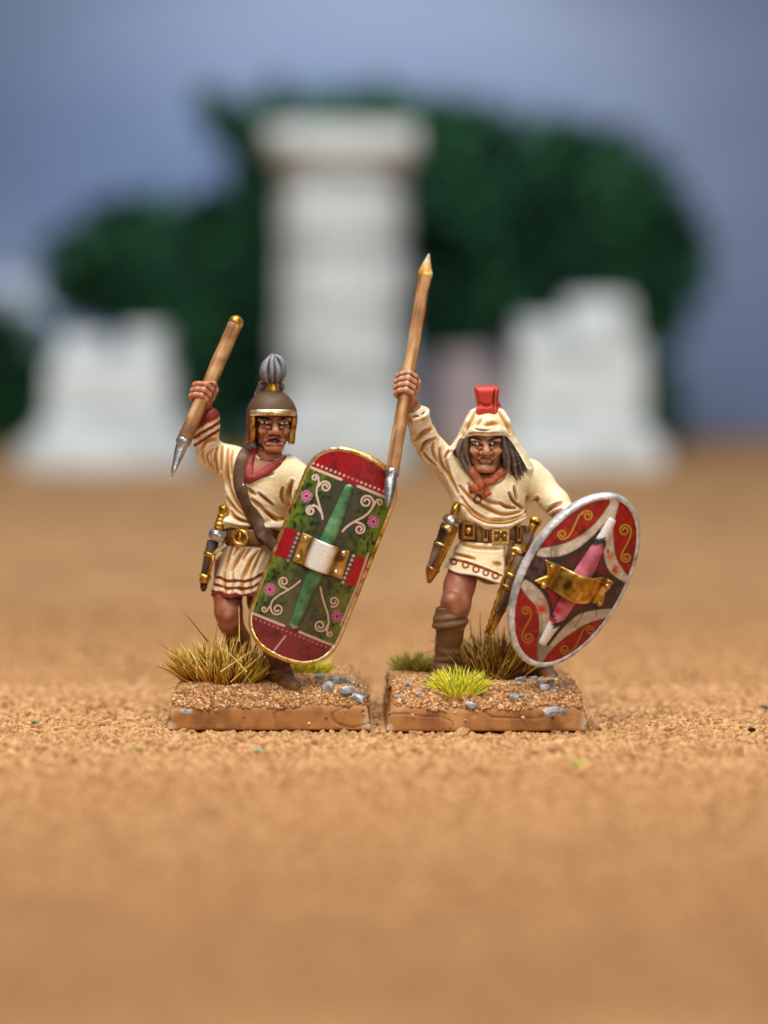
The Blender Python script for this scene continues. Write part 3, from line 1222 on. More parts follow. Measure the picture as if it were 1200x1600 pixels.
def build_trees():
    build_tree('large dark green bushy tree right of the tall column', 53.0, [(800, 690), (805, 560), (815, 440), (810, 330)],
               [(720, 260, 92), (820, 260, 85), (910, 290, 92), (985, 320, 80), (1035, 385, 62), (1045, 450, 52), (940, 400, 95), (830, 390, 100), (730, 390, 90), (700, 480, 70), (760, 480, 62), (1040, 500, 34), (770, 225, 48), (860, 238, 46), (945, 262, 46), (1010, 350, 50), (670, 250, 50), (690, 330, 50), (660, 420, 50), (780, 330, 70), (880, 340, 60), (960, 470, 50), (690, 210, 55), (870, 460, 60), (1000, 470, 55)], 20000, group='model trees behind the ruins')
    build_tree('dark green tree with flat spreading top behind the tall column', 51.0, [(470, 690), (450, 520), (430, 360), (470, 220)],
               [(350, 172, 36), (420, 178, 42), (500, 175, 44), (580, 172, 40), (640, 185, 40), (395, 250, 48), (385, 330, 55), (470, 300, 75), (560, 300, 75), (400, 420, 62), (480, 430, 70), (570, 430, 70), (640, 300, 50), (400, 540, 60), (360, 610, 60), (640, 440, 40), (330, 168, 24), (370, 215, 36), (540, 190, 40), (610, 195, 36), (460, 200, 36), (340, 640, 50)], 13000, group='model trees behind the ruins')
    build_tree('rounded dark green tree behind the left pillar stump', 52.5, [(250, 690), (248, 600), (240, 500), (245, 420)],
               [(140, 385, 48), (190, 370, 55), (250, 365, 55), (310, 375, 55), (120, 430, 42), (180, 450, 55), (250, 460, 62), (320, 470, 62), (330, 560, 60), (300, 640, 60), (360, 400, 50), (120, 480, 32), (350, 670, 40)], 9000, group='model trees behind the ruins')
    build_tree('dark shrub at the left edge behind the left pillar stump', 53.0, [(10, 720), (8, 660), (5, 600)],
               [(20, 530, 44), (-20, 550, 62), (35, 590, 48), (0, 650, 60), (50, 660, 48), (-40, 640, 50), (10, 700, 50), (70, 700, 36), (-20, 715, 50), (30, 715, 40), (0, 600, 60)], 5200, group='model trees behind the ruins')
    build_tree('low green shrub beside the foot of the tall column', 50.0, [(705, 700), (703, 680), (702, 660)],
               [(690, 650, 28), (715, 655, 30), (700, 680, 30), (680, 560, 22), (735, 690, 26)], 1600, 0.25, group='model trees behind the ruins')
    build_tree('slender dark green shrub behind the right pillar stump', 51.5, [(1030, 700), (1028, 640), (1025, 580)],
               [(1030, 560, 24), (1025, 600, 22), (1030, 640, 22), (1020, 530, 22), (1040, 600, 26), (1035, 670, 30)], 1500, 0.25, group='model trees behind the ruins')


build_ground()
build_sky()
build_pillars()
build_far_block()
build_trees()


def build_base(b, parent):
    h = 0.014
    R = max(b.hx, b.hy) * 1.5
    vol = Vol([b.c[0] - R, b.c[1] - R, -0.03], [b.c[0] + R, b.c[1] + R, 0.52], h)
    X, Y, Z = vol.ax[0][:, None, None], vol.ax[1][None, :, None], vol.ax[2][None, None, :]
    lx, ly = b.loc(X, Y)
    tx, ty = np.broadcast_arrays(X[:, :, 0], Y[:, :, 0])
    top = b.top(tx, ty)[:, :, None]
    inset = 0.035 * np.clip(Z / 0.2, 0, 2)
    side = np.maximum(np.abs(lx) - b.hx + inset, np.abs(ly) - b.hy + inset)
    zt = (Z - top) * 0.9
    d = -smin(-side, -zt, 0.03)
    d = -smin(-d, -(0.008 - Z) + 0 * d, 0.02)
    vol.d = d.astype(np.float32)
    V, F = vol.mesh()
    V = smooth_mesh(V, F, 1)
    N = normals(V, F)
    # shallow cracks and scrapes in the painted putty edge
    cr = np.abs(vnoise(V * np.array([1, 1, 2.2]), 3.2, b.seed) - 0.5)
    V = V - N * (0.012 * np.exp(-(cr / 0.02) ** 2) * (np.abs(N[:, 2]) < 0.6))[:, None]
    col = tri_col(V, C(172, 114, 58), C(138, 86, 40), C(196, 142, 84), 5, b.seed)
    col = mix(col, C(120, 72, 38), np.exp(-(cr / 0.022) ** 2) * 0.45)
    lx, ly = b.loc(V[:, 0], V[:, 1])
    corner = np.minimum(b.hx - np.abs(lx), 9) + np.minimum(b.hy - np.abs(ly), 9)
    col = mix(col, C(214, 196, 172), (0.11 - corner) * 10 * (vnoise(V, 16, 4) > 0.42))       # paint rubbed off the corners
    col = mix(col, C(150, 102, 60), (N[:, 2] - 0.5) * 2)
    plinth = obj('base', V, F, M_PAINT, parent, col)
    # glued sand grit on the top and sloping shoulders
    n = 15000
    u, w = rng.uniform(-b.hx, b.hx, n), rng.uniform(-b.hy, b.hy, n)
    x = b.c[0] + u * b.co - w * b.si
    y = b.c[1] + u * b.si + w * b.co
    e = np.minimum(b.hx - np.abs(u), b.hy - np.abs(w)) - 0.03
    pp = np.stack([x, y, 0 * x], -1)
    keep = (e > 0.022 + 0.07 * (vnoise(pp, 5, b.seed) - 0.5)) & (vnoise(pp, 6, 9) > 0.10)
    x, y = x[keep], y[keep]
    r = 0.0172 * rng.lognormal(0, 0.16, len(x))
    z = b.top(x, y) + r * 0.15
    # grit that ran down over the rim
    m = 60
    side = rng.integers(0, 4, m)
    tt = rng.uniform(-1, 1, m)
    zz = 0.205 - np.abs(rng.normal(0, 0.035, m)) * (0.4 + vnoise(np.stack([tt * 3, side * 9.0, 0 * tt], -1), 1.5, 3) * 1.6)
    hx, hy = b.hx - 0.035 * zz / 0.2, b.hy - 0.035 * zz / 0.2
    u = np.where(side == 0, -hx, np.where(side == 1, hx, tt * hx))
    w = np.where(side == 2, -hy, np.where(side == 3, hy, tt * hy))
    x = np.concatenate([x, b.c[0] + u * b.co - w * b.si])
    y = np.concatenate([y, b.c[1] + u * b.si + w * b.co])
    z = np.concatenate([z, zz])
    r = np.concatenate([r, 0.016 * rng.lognormal(0, 0.25, m)])
    k = rng.random(len(x))
    c = mix(np.tile(C(164, 110, 64), (len(x), 1)), C(226, 182, 130), k)
    c = mix(c, C(240, 218, 188), (k > 0.9) * 0.7)
    c = mix(c, C(130, 82, 44), ((k * 5.1) % 1 > 0.76) * 0.7)
    V, F, cc = grains(np.stack([x, y, z], -1), r, c)
    obj('grit', V, F, M_GRIT, plinth, cc, smooth=False, kind='stuff')
    return plinth


def on_top(b, px, py):
    z = 0.4
    for _ in range(8):
        p = PZ(px, py, z)
        z = 0.5 * z + 0.5 * max(0.2, float(b.top(p[0], p[1])))
    p[2] = float(b.top(p[0], p[1]))
    return p


def stone(plinth, b, px, py, wpx, hpx, shade=0.0, z=0.4):
    p = on_top(b, px, py)
    p[2] += hpx * S * 0.32
    V = ICO2.copy()
    V = V * (1 + rng.uniform(-0.16, 0.16, (len(V), 1)))
    V = np.clip(V, -rng.uniform(0.62, 0.9, 3), rng.uniform(0.62, 0.9, 3))
    a = rng.uniform(0, 6.28)
    V = V * np.array([wpx, wpx * 0.75, hpx]) * 0.62 * S
    M = np.array(Euler((rng.uniform(-.4, .4), rng.uniform(-.3, .3), rng.uniform(-.5, .5))).to_matrix())
    V = V @ M.T + p
    g = mix(np.array([C(162, 162, 165)]), C(116, 114, 118), np.array([shade]))[0]
    col = tri_col(V, g, C(88, 84, 84), C(214, 216, 222), 22, int(px))
    N = normals(V, ICO2F)
    obj('stone', V, ICO2F, M_PAINT, plinth, col, smooth=False)


def tuft(plinth, b, px, py, z, rx, ry, n, length, cols, spread=0.5, w=0.0085, strays=(), droop=0.35, label=None):
    """static grass: hundreds of thin tapering three-sided fibres from one glued spot"""
    c = on_top(b, px, py)
    ns = 5
    th = rng.uniform(0, 2 * math.pi, n)
    rr = np.sqrt(rng.random(n))
    x, y = c[0] + rr * np.cos(th) * rx, c[1] + rr * np.sin(th) * ry
    ln = length * rng.uniform(0.55, 1.12, n) * (1 - 0.25 * rr)
    out = np.stack([np.cos(th) * rr * rx / max(rx, ry), np.sin(th) * rr * ry / max(rx, ry), np.zeros(n)], -1) * spread * 1.5
    dirs = out + np.array([0, 0, 1.0]) + rng.normal(size=(n, 3)) * np.array([0.3, 0.3, 0.12])
    base = np.stack([x, y, b.top(x, y) - 0.02], -1)
    wid = w * rng.uniform(0.7, 1.3, n)
    if len(strays):
        sb, sd, sl = [], [], []
        for (x0, y0, x1, y1, Y0) in strays:
            a, e = P(x0, y0, Y0), P(x1, y1, Y0 - 0.05)
            sb.append(a)
            sd.append((e - a) / np.linalg.norm(e - a))
            sl.append(np.linalg.norm(e - a))
        base, dirs = np.vstack([base, sb]), np.vstack([dirs, sd])
        ln, wid = np.concatenate([ln, sl]), np.concatenate([wid, [w * 0.75] * len(sl)])
    N = len(base)
    dirs /= np.linalg.norm(dirs, axis=1, keepdims=True)
    side = np.cross(dirs, rng.normal(size=(N, 3)))
    side /= np.linalg.norm(side, axis=1, keepdims=True)
    bi = np.cross(dirs, side)
    bend = rng.normal(size=(N, 1)) * 0.12
    V = np.zeros((N, ns * 3 + 1, 3))
    for i in range(ns + 1):
        t = i / ns
        p = base + dirs * (ln * t)[:, None] + side * bend * (ln * t * t)[:, None] + np.array([0, 0, -1.0]) * (droop * 0.3 * (1 - dirs[:, 2]) * ln * t * t)[:, None]
        if i == ns:
            V[:, ns * 3] = p
        else:
            for j in range(3):
                aa = j * 2.0944
                V[:, i * 3 + j] = p + (side * math.cos(aa) + bi * math.sin(aa)) * (wid * (1 - 0.75 * t))[:, None]
    fs = []
    for i in range(ns - 1):
        for j in range(3):
            k = (j + 1) % 3
            fs += [(i * 3 + j, i * 3 + k, (i + 1) * 3 + k), (i * 3 + j, (i + 1) * 3 + k, (i + 1) * 3 + j)]
    for j in range(3):
        fs.append(((ns - 1) * 3 + j, (ns - 1) * 3 + (j + 1) % 3, ns * 3))
    F = (np.array(fs)[None] + (np.arange(N) * (ns * 3 + 1))[:, None, None]).reshape(-1, 3)
    pal = np.array([cc for cc, _ in cols])
    pr = np.array([q for _, q in cols], float)
    ci = rng.choice(len(pal), N, p=pr / pr.sum())
    c0 = pal[ci] * rng.uniform(0.75, 1.25, (N, 1))
    colr = np.repeat(c0, ns * 3 + 1, 0)
    obj('grass_tuft', V.reshape(-1, 3), F, M_GRASS, plinth, colr, smooth=True, kind='stuff', label=label)


STRAW = [(C(222, 180, 70), 3), (C(176, 120, 38), 3), (C(92, 50, 18), 2.0), (C(250, 230, 150), 1.4), (C(196, 176, 54), 1.2)]
BROWNG = [(C(160, 114, 50), 3), (C(104, 66, 28), 2.2), (C(206, 168, 76), 2.2), (C(168, 146, 56), 1)]
LIME = [(C(246, 228, 50), 3.4), (C(214, 208, 50), 2.2), (C(126, 168, 56), 0.8), (C(244, 236, 120), 1), (C(110, 190, 110), 0.4)]
OLIVE = [(C(164, 148, 54), 2), (C(194, 180, 76), 2), (C(124, 110, 44), 1)]


def top_y(px, py, z):
    return PZ(px, py, z)[1]


FIG_GROUP = 'painted warrior miniatures on square bases'
FIG_A = thing('warrior_miniature', 'painted warrior miniature in brown plumed helmet with long green and red shield', 'miniature', (midA[0], midA[1], 0), FIG_GROUP)
FIG_B = thing('warrior_miniature', 'painted warrior miniature in cream hood with red crest and oval red shield', 'miniature', (midB[0], midB[1], 0), FIG_GROUP)
plA, plB = build_base(BA, FIG_A), build_base(BB, FIG_B)
for st in ((514, 1081, 20, 17), (541, 1079, 26, 14), (500, 1064, 16, 15), (523, 1065, 20, 10), (536, 1066, 12, 12), (560, 1092, 22, 12, 0.5), (565, 1102, 12, 14, 0.9), (290, 1098, 18, 8), (548, 1071, 14, 10, 0.4)):
    stone(plA, BA, *st)
for st in ((735, 1083, 19, 11), (803, 1081, 17, 12), (813, 1068, 18, 14, 0.3), (850, 1079, 17, 13), (861, 1073, 12, 14, 0.4), (866, 1081, 10, 9), (861, 1101, 28, 11), (880, 1096, 12, 11, 0.5), (832, 1064, 16, 9, 0.3), (878, 1077, 9, 10, 0.6), (638, 1084, 12, 9), (655, 1081, 10, 8), (743, 1090, 12, 7, 0.4), (816, 1079, 10, 8, 0.7), (622, 1103, 12, 5, 0.3), (843, 1071, 10, 10, 0.5)):
    stone(plB, BB, *st)
tuft(plA, BA, 350, 1066, 0.38, 0.38, 0.28, 820, 0.53, STRAW, 0.62, w=0.0115, label='large straw coloured grass tuft',
     strays=((282, 1028, 242, 998, -0.5), (325, 1003, 285, 953, -0.4), (336, 1000, 341, 970, -0.3), (374, 1002, 374, 946, -0.55), (300, 1066, 256, 1073, -0.6),
             (345, 1050, 400, 1010, -0.75), (385, 1050, 350, 1004, -0.7), (360, 1066, 418, 1014, -0.72), (392, 1066, 372, 1040, -0.7), (310, 1068, 262, 1058, -0.55)))
tuft(plA, BA, 480, 1054, 0.38, 0.17, 0.13, 420, 0.25, OLIVE + LIME[:2], 0.8, label='small yellow-green grass tuft')
tuft(plB, BB, 718, 1076, 0.38, 0.20, 0.13, 420, 0.28, LIME, 0.9, w=0.0085, label='bright lime yellow grass tuft', strays=((740, 1075, 759, 1092, -0.7), (690, 1070, 662, 1083, -0.7)))
tuft(plB, BB, 770, 1060, 0.38, 0.34, 0.20, 900, 0.56, BROWNG, 0.55, w=0.010, label='brown grass tuft', strays=((735, 1000, 738, 962, 0.0), (752, 995, 746, 953, 0.0), (765, 1052, 812, 1072, -0.5), (705, 1010, 652, 1018, 0.25), (690, 1005, 668, 1000, 0.25)))
tuft(plB, BB, 652, 1050, 0.36, 0.19, 0.14, 520, 0.28, OLIVE, 0.8, label='pale olive grass tuft')


def purple_weed(plinth, b, px, py):
    c = on_top(BB, px, py)
    for i in range(7):
        a = rng.uniform(0, 6.28)
        d = np.array([math.cos(a), math.sin(a) - 0.4, rng.uniform(0.3, 1.0)])
        d /= np.linalg.norm(d)
        s = np.cross(d, [0, 0, 1.0])
        s /= np.linalg.norm(s)
        n = np.cross(s, d)
        L, w = rng.uniform(0.10, 0.16), 0.028
        p = c + np.array([rng.uniform(-.05, .05), rng.uniform(-.04, .04), -0.02])
        rows = []
        for t, ww in ((0, .25), (.3, .9), (.6, 1), (.85, .5), (1, .05)):
            q = p + d * L * t - np.array([0, 0, 1]) * 0.05 * t * t
            rows += [q - s * w * ww + n * 0.008, q, q + s * w * ww + n * 0.008]
        V = np.array(rows)
        F = []
        for k in range(4):
            for j in range(2):
                F.append((k * 3 + j, k * 3 + j + 1, k * 3 + j + 4, k * 3 + j + 3))
        col = tri_col(V, C(96, 50, 78), C(60, 28, 46), C(160, 96, 130), 20)
        o = obj('purple_leaf', V, F, M_GRASS, plinth, col)
        m = o.modifiers.new('thick', 'SOLIDIFY')
        m.thickness = 0.006


purple_weed(plB, BB, 793, 1070)
purple_weed(plB, BB, 774, 1066)
# ================================================================== FIGURE A: helmeted warrior, long green shield
def norm(a):
    a = np.asarray(a, float)
    return a / np.linalg.norm(a)


def build_spear(parent, top, bot, r_top, r_bot, butt, head, seed=0, pale_above=None):
    """hand painted wooden shaft with iron head and brass butt; px joints"""
    a, b = P(*top), P(*bot)
    n = 26
    t = np.linspace(0, 1, n)
    pts = a + (b - a) * t[:, None]
    V, F = tube(pts, (r_top + (r_bot - r_top) * t) * S, ns=14)
    V = V + (np.stack([vnoise(V, 9, i + seed) for i in (1, 2, 3)], -1) - 0.5) * 0.008
    # streaky grain brushed along the shaft
    d = norm(b - a)
    al = V @ d
    Q = V - np.outer(al, d)
    g = vnoise(Q * 26 + np.outer(al, d) * 2.6, 1.0, seed) * 0.65 + vnoise(V, 12, seed + 1) * 0.35
    col = mix(mix(np.tile(WOOD, (len(V), 1)), WOOD_LO, (0.46 - g) * 5.5), WOOD_HI, (g - 0.50) * 5.5)
    sh = obj('spear', V, F, M_PAINT, parent, col)
    prof = [(P(*p[:3]), p[3] * S) for p in butt]
    V, F = tube([p for p, _ in prof], [r for _, r in prof], ns=14)
    cb = tri_col(V, C(196, 140, 50), C(96, 62, 24), GOLD_HI, 24, seed)
    if pale_above is not None:
        cb = mix(cb, mix(np.tile(C(158, 138, 102), (len(V), 1)), C(206, 192, 160), (vnoise(V, 18, 5) - .4) * 2.5), (pale_above - proj(V)[:, 1]) / 3)
    obj('butt_spike', V, F, M_METAL if pale_above is None else M_PAINT, sh, cb)
    prof = [(P(*p[:3]), p[3] * S) for p in head]
    V, F = tube([p for p, _ in prof], [r for _, r in prof], ns=16)
    obj('spearhead', V, F, M_METAL, sh, tri_col(V, STEEL, STEEL * 0.5, STEEL_HI, 26, seed + 2))
    return sh


def paint_face(V, N, col, eyes, brows, mouth, lips):
    PX = proj(V)
    m = np.clip(-N[:, 1] * 2.5, 0, 1)
    for cx, cy, rx, ry in eyes['dark']:
        col = spot_paint(col, PX, m, cx, cy, rx, ry, C(38, 22, 18), 0.4)
    for cx, cy, rx, ry in eyes['white']:
        col = spot_paint(col, PX, m, cx, cy, rx, ry, C(236, 236, 234), 0.3)
    for L, w, c in brows:
        col = stroke(col, PX, m > 0.2, L, w, c, 0.9)
    for cx, cy, rx, ry, c in mouth:
        col = spot_paint(col, PX, m, cx, cy, rx, ry, c, 0.35)
    for L, w, c in lips:
        col = stroke(col, PX, m > 0.2, L, w, c, 0.9)
    return col


def figure_a():
    root = FIG_A
    # ---------- body: one continuous skin surface from head to feet
    v = Vol(P(285, 1090, 0)[[0, 0, 2]] * np.array([1, 0, 1]) + np.array([0, -1.0, 0]), P(530, 595, 0)[[0, 0, 2]] * np.array([1, 0, 1]) + np.array([0, 0.62, 0]), 0.0072)
    v.limb([(388, 880, .08, 34), (397, 800, .02, 34), (404, 748, .02, 40)], 12, sy=.8)
    v.limb([(404, 752, -.08, 17), (416, 724, -.01, 15)], 8)
    v.limb([(401, 736, -.12, 2.5), (408, 712, -.04, 3)], 5)                              # throat cords
    v.limb([(412, 738, -.12, 2.5), (434, 710, -.04, 3)], 5)
    v.limb([(372, 730, .05, 18), (324, 705, .02, 14), (327, 655, -.12, 11)], 8)          # raised arm
    v.limb([(455, 748, .03, 18), (488, 800, -.25, 14), (500, 852, -.50, 11)], 8)         # shield arm
    v.limb([(362, 880, .06, 27), (356, 925, -.02, 23), (357, 955, -.10, 21.5), (360, 972, -.10, 19), (372, 1000, .08, 19), (384, 1035, .24, 13), (388, 1058, .30, 13)], 6)
    v.limb([(356, 962, -.20, 9), (362, 990, -.06, 8)], 5)
    v.limb([(404, 885, .0, 24), (408, 940, -.08, 21), (414, 972, -.28, 19), (424, 1000, -.34, 18), (438, 1046, -.42, 13), (440, 1066, -.42, 13)], 6)
    ax = norm(P(367, 510, .12) - P(288, 690, -.42))
    hc = P(317, 613, -.17)
    add_hand(v, hc, ax, 10.5 * S, 1.0, P(327, 650, -.13), 11)
    add_hand(v, P(500, 868, -.60), norm([1, 0, -.3]), 6 * S, 1.0, P(500, 850, -.50), 10)
    W = add_head(v, P(427, 668, -.03), 0.13, 0.0, True, 15.5)
    v.limb([(416, 732, .05, 24), (420, 712, .06, 20.5), (424, 686, .09, 16)], 3)
    V, F = v.mesh()
    V = smooth_mesh(V, F, 1)
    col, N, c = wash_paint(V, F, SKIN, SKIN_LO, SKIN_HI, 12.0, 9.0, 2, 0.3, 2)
    PX = proj(V)
    hand = (PX[:, 1] < 660) & (PX[:, 0] < 350)
    col = np.where(hand[:, None], mix(col, C(168, 100, 80), 0.35 + 0 * c), col)
    leg = PX[:, 1] > 925
    col = np.where(leg[:, None], mix(col, C(122, 68, 44), 0.35 + 0 * c), col)
    head = (PX[:, 1] > 640) & (PX[:, 1] < 712) & (PX[:, 0] > 380) & (PX[:, 0] < 470)
    c2 = paint_face(V, N, col, {'dark': [(413.5, 660.2, 8.2, 4.4), (444.0, 661.6, 7.6, 4.2)], 'white': [(409.2, 659.6, 2.5, 1.6), (417.0, 660.2, 1.9, 1.5), (441.0, 661.4, 2.4, 1.6), (447.8, 661.2, 1.7, 1.5)]},
                    [([(405, 654.5), (413, 653), (422, 656)], 1.3, C(60, 34, 26)), ([(437, 657), (444, 655), (451, 656)], 1.2, C(60, 34, 26))],
                    [(427.5, 686.8, 10, 4.2, C(62, 16, 16)), (424.5, 684.0, 4.5, .8, C(190, 140, 130)), (430, 689.4, 3.0, .8, C(196, 160, 150))],
                    [([(404, 669), (407, 674), (409, 681)], 2.0, C(206, 150, 110)), ([(448, 670), (446, 677)], 1.8, C(206, 150, 110)), ([(430, 664), (431, 668)], 2.2, C(206, 146, 104)), ([(424, 702), (433, 702.5)], 2.2, C(196, 136, 98)), ([(416, 689), (421, 692), (428, 693.4), (437, 691.5)], 1.5, C(176, 104, 92)), ([(417, 683.5), (423, 680.6), (430, 680.6), (437, 684.5)], 1.2, C(140, 72, 58))])
    col = np.where(head[:, None], c2, col)
    body = obj('body', V, F, M_SKIN, root, col)

    # ---------- tunic
    v = Vol(P(292, 950, 0)[[0, 0, 2]] * np.array([1, 0, 1]) + np.array([0, -.75, 0]), P(520, 632, 0)[[0, 0, 2]] * np.array([1, 0, 1]) + np.array([0, .55, 0]), 0.0078)
    v.ell(P(404, 768, .02), np.array([56, 38, 56]) * S)
    v.limb([(366, 726, .05, 26), (328, 707, .02, 21.5)], 16)
    v.limb([(328, 707, .02, 21.5), (322, 690, -.04, 19.5), (324, 668, -.10, 18.5), (327, 652, -.13, 16.5)], 5)
    v.limb([(404, 728, .04, 20), (366, 726, .05, 26)], 14)
    v.limb([(404, 738, .04, 24), (446, 742, .03, 28), (462, 752, .0, 27)], 16)
    v.limb([(462, 752, .0, 27), (488, 802, -.25, 21), (500, 850, -.48, 16)], 8)
    v.ell(P(397, 806, .02), np.array([48, 34, 26]) * S, 10 * S)
    for (x, y, r) in ((361, 815, 9), (380, 820, 8), (412, 824, 9), (432, 820, 10)):
        v.ell(P(x, y, -.12), np.array([17, 12, r]) * S, 6 * S)

    def skirt(X, Y, Z):
        z1, z0 = P(395, 836, 0)[2], P(380, 930, 0)[2]
        t = np.clip((z1 - Z) / (z1 - z0), -.2, 1.2)
        cx = P(395, 836, 0)[0] * (1 - t) + P(384, 926, 0)[0] * t
        rx, ry = (43 + 13 * t) * S, (32 + 14 * t) * S
        th = np.arctan2((Y - 0.02) / ry, (X - cx) / rx)
        wav = 1 + 0.035 * np.clip(t, 0, 1) * np.sin(th * 9 + 1.0)
        d = (np.sqrt(((X - cx) / rx) ** 2 + ((Y - .02) / ry) ** 2) - wav) * (34 * S)
        hem = z0 + 0.012 * np.sin(th * 7)
        d = -smin(-d, -(hem - Z), 3 * S)
        d = -smin(-d, -(Z - z1), 3 * S)
        inner = np.maximum((np.sqrt(((X - cx) / (rx - 5 * S)) ** 2 + ((Y - .02) / (ry - 5 * S)) ** 2) - wav) * (30 * S), Z - (z0 + 40 * S))
        return np.maximum(d, -inner)
    v.put(skirt, P(325, 940, 0)[[0, 0, 2]] * np.array([1, 0, 1]) + np.array([0, -.35, 0]), P(462, 830, 0)[[0, 0, 2]] * np.array([1, 0, 1]) + np.array([0, .36, 0]), 3 * S)
    v.ell(P(411, 709, -.19), np.array([17, 22, 25]) * S, 3 * S, 'sub')
    v.ell(P(421, 700, .0), np.array([24, 26, 20]) * S, 4 * S, 'sub')
    v.poly([(399, 700), (444, 714), (424, 726), (401, 739), (393, 742), (391, 722)], -.30, .23, .02, 2 * S, 'sub')
    V, F = v.mesh()
    V = smooth_mesh(V, F, 2)
    N = normals(V, F)
    fo = [([(348, 699), (346, 715), (345, 735)], 2.2, 3.5, .6), ([(357, 702), (356, 720), (355, 745), (360, 768), (372, 790), (381, 801)], 2.6, 4.0, .75),
          ([(364.5, 704), (361, 722), (362, 742)], 2.0, 3.0, .6), ([(361, 799), (367, 807), (378, 813), (390, 816)], 2.0, 4.0, 1.0),
          ([(354, 778), (362, 790), (372, 800), (384, 808)], 2.4, 3.0, .45), ([(368, 742), (370, 762), (380, 785), (388, 800)], 2.6, 2.6, .4),
          ([(398, 747), (408, 743), (426, 740)], 2.4, 3.2, .75), ([(386, 763), (392, 768), (399, 773)], 2.3, 3.5, .9),
          ([(404, 771), (414, 779), (427, 790)], 2.0, 4.5, 1.0), ([(393, 781), (402, 788), (413, 797)], 2.6, 3.5, .7), ([(411, 796), (420, 804), (432, 811), (446, 812)], 2.4, 4.5, 1.0),
          ([(398, 796), (404, 806), (412, 817)], 2.2, 3.0, .6), ([(456.5, 753), (452, 765), (451, 775), (455, 786)], 2.8, 5, 1.0), ([(442, 763), (440, 775), (443, 787)], 2.2, 3.0, .7),
          ([(462, 768), (460, 782), (462, 794)], 2.2, 3, .6),
          ([(314, 704), (320, 693), (328, 689), (336, 687)], 2.4, 3.5, .8), ([(340, 701), (336, 718), (339, 738)], 2.4, 3.5, .75), ([(328, 706), (323, 716), (329, 730)], 2.2, 3, .6),
          ([(318, 706), (315, 714), (320, 724)], 2.0, 2.2, .4), ([(333, 702), (329, 714), (333, 735)], 1.8, 2.2, .35),
          ([(363, 852), (356, 870), (351, 890)], 2.6, 4, .7), ([(382, 858), (371, 875), (362, 892)], 2.6, 4, .8), ([(404, 862), (393, 875), (386, 890), (379, 903)], 2.8, 4, .8),
          ([(411, 858), (400, 882), (393, 898)], 2.4, 3.5, .7), ([(350, 854), (340, 868), (335, 884)], 2.2, 3.5, .7), ([(372, 854), (364, 868)], 1.8, 2.5, .5), ([(392, 856), (384, 866), (379, 875)], 2, 2.5, .5),
          ([(351, 888), (349, 908), (352, 930)], 2.6, 2.2, .3), ([(379, 903), (378, 918), (381, 932)], 2.6, 2.2, .3), ([(363, 892), (364, 912), (362, 932)], 2.2, 1.8, .25), ([(393, 898), (392, 915), (394, 930)], 2.2, 1.8, .3),
          ([(352, 846), (380, 850), (410, 853)], 2.5, 2, .7), ([(352, 819), (372, 824), (400, 827), (440, 829)], 2.2, 2, .7)]
    V, wsh = folds_apply(V, N, fo)
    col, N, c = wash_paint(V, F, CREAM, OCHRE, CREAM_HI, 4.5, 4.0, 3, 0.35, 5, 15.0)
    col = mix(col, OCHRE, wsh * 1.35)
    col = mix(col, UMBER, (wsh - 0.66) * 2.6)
    PX = proj(V)
    # woven red bands: cuff, two sleeve bands, three hem bands
    sl = (PX[:, 0] < 352) & (PX[:, 1] < 705)
    lv = PX[:, 1] - (675 - (PX[:, 0] - 304.5) * 0.60) + (vnoise(V, 20, 3) - .5) * 2
    red = mix(np.tile(REDCLOTH, (len(V), 1)), C(86, 22, 22), np.clip(-c * 5, 0, 1) + 0.5 * (0.5 - vnoise(V, 16, 4)))
    m = sl & ((lv < -1.5) | ((lv > 5) & (lv < 11)) | ((lv > 17.5) & (lv < 23)))
    col = np.where(m[:, None], red, col)
    m = sl & (lv > -1.5) & (lv < 1.2)
    col = np.where(m[:, None], mix(col, C(206, 150, 40), 0.8 + 0 * c), col)
    hemy = np.interp(PX[:, 0], [327, 331, 346, 354, 368, 384, 398, 412], [895, 897, 901, 904.5, 904, 905.5, 901, 893])
    hv = PX[:, 1] - hemy + (vnoise(V, 18, 8) - .5) * 2.5
    back = N[:, 1] > 0.3
    m = (PX[:, 1] > 880) & (((hv > 0) & (hv < 5.4)) | ((hv > 12) & (hv < 17.2)) | (hv > 23))
    col = np.where(m[:, None], red, col)
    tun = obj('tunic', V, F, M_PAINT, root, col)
    cast = Caster(V, F)

    # ---------- collar, baldric, belt
    L = smoothline([(397, 700, .05), (392, 712, -.08), (389, 730, -.15), (390, 747, -.20)], 6)
    R = smoothline([(456, 713, .10), (447, 718, -.06), (424, 731, -.16), (404, 743, -.20), (388, 751, -.215)], 6)
    for LL, w in ((L, 13), (R, 11.5)):
        A = np.array([P(*p) for p in LL])
        V, F = ribbon(A, np.tile(norm([-0.15 if LL is L else 0.1, -1, 0.35]), (len(A), 1)), w * S, 4 * S)
        obj('collar', V, F, M_PAINT, tun, tri_col(V, C(150, 46, 40), C(96, 26, 24), C(176, 74, 64), 20))
    V = ICO3 * np.array([8, 5, 7]) * S + P(388, 748, -.235)
    obj('collar_knot', V + (vnoise(V, 14, 1)[:, None] - .5) * 0.02, ICO3F, M_PAINT, tun, tri_col(V, C(142, 44, 42), C(96, 26, 24), C(186, 84, 78), 20))
    V, F = laid_strap(cast, [(386, 706), (379, 717), (374, 738), (376, 762), (385, 786), (398, 812), (414, 836), (428, 852), (440, 862)], 19, 3.4, 2.2 * S, over=([800, 822, 836, 852, 866], [0, -.235, -.27, -.27, -.24]))
    obj('baldric', V, F, M_PAINT, root, tri_col(V, C(92, 66, 46), C(64, 44, 30), C(116, 90, 68), 14))
    p, n = cast.hit(382, 759)
    rivet('rivet', p + n * 5 * S, n, 2.2 * S, root, STEEL, STEEL_HI)
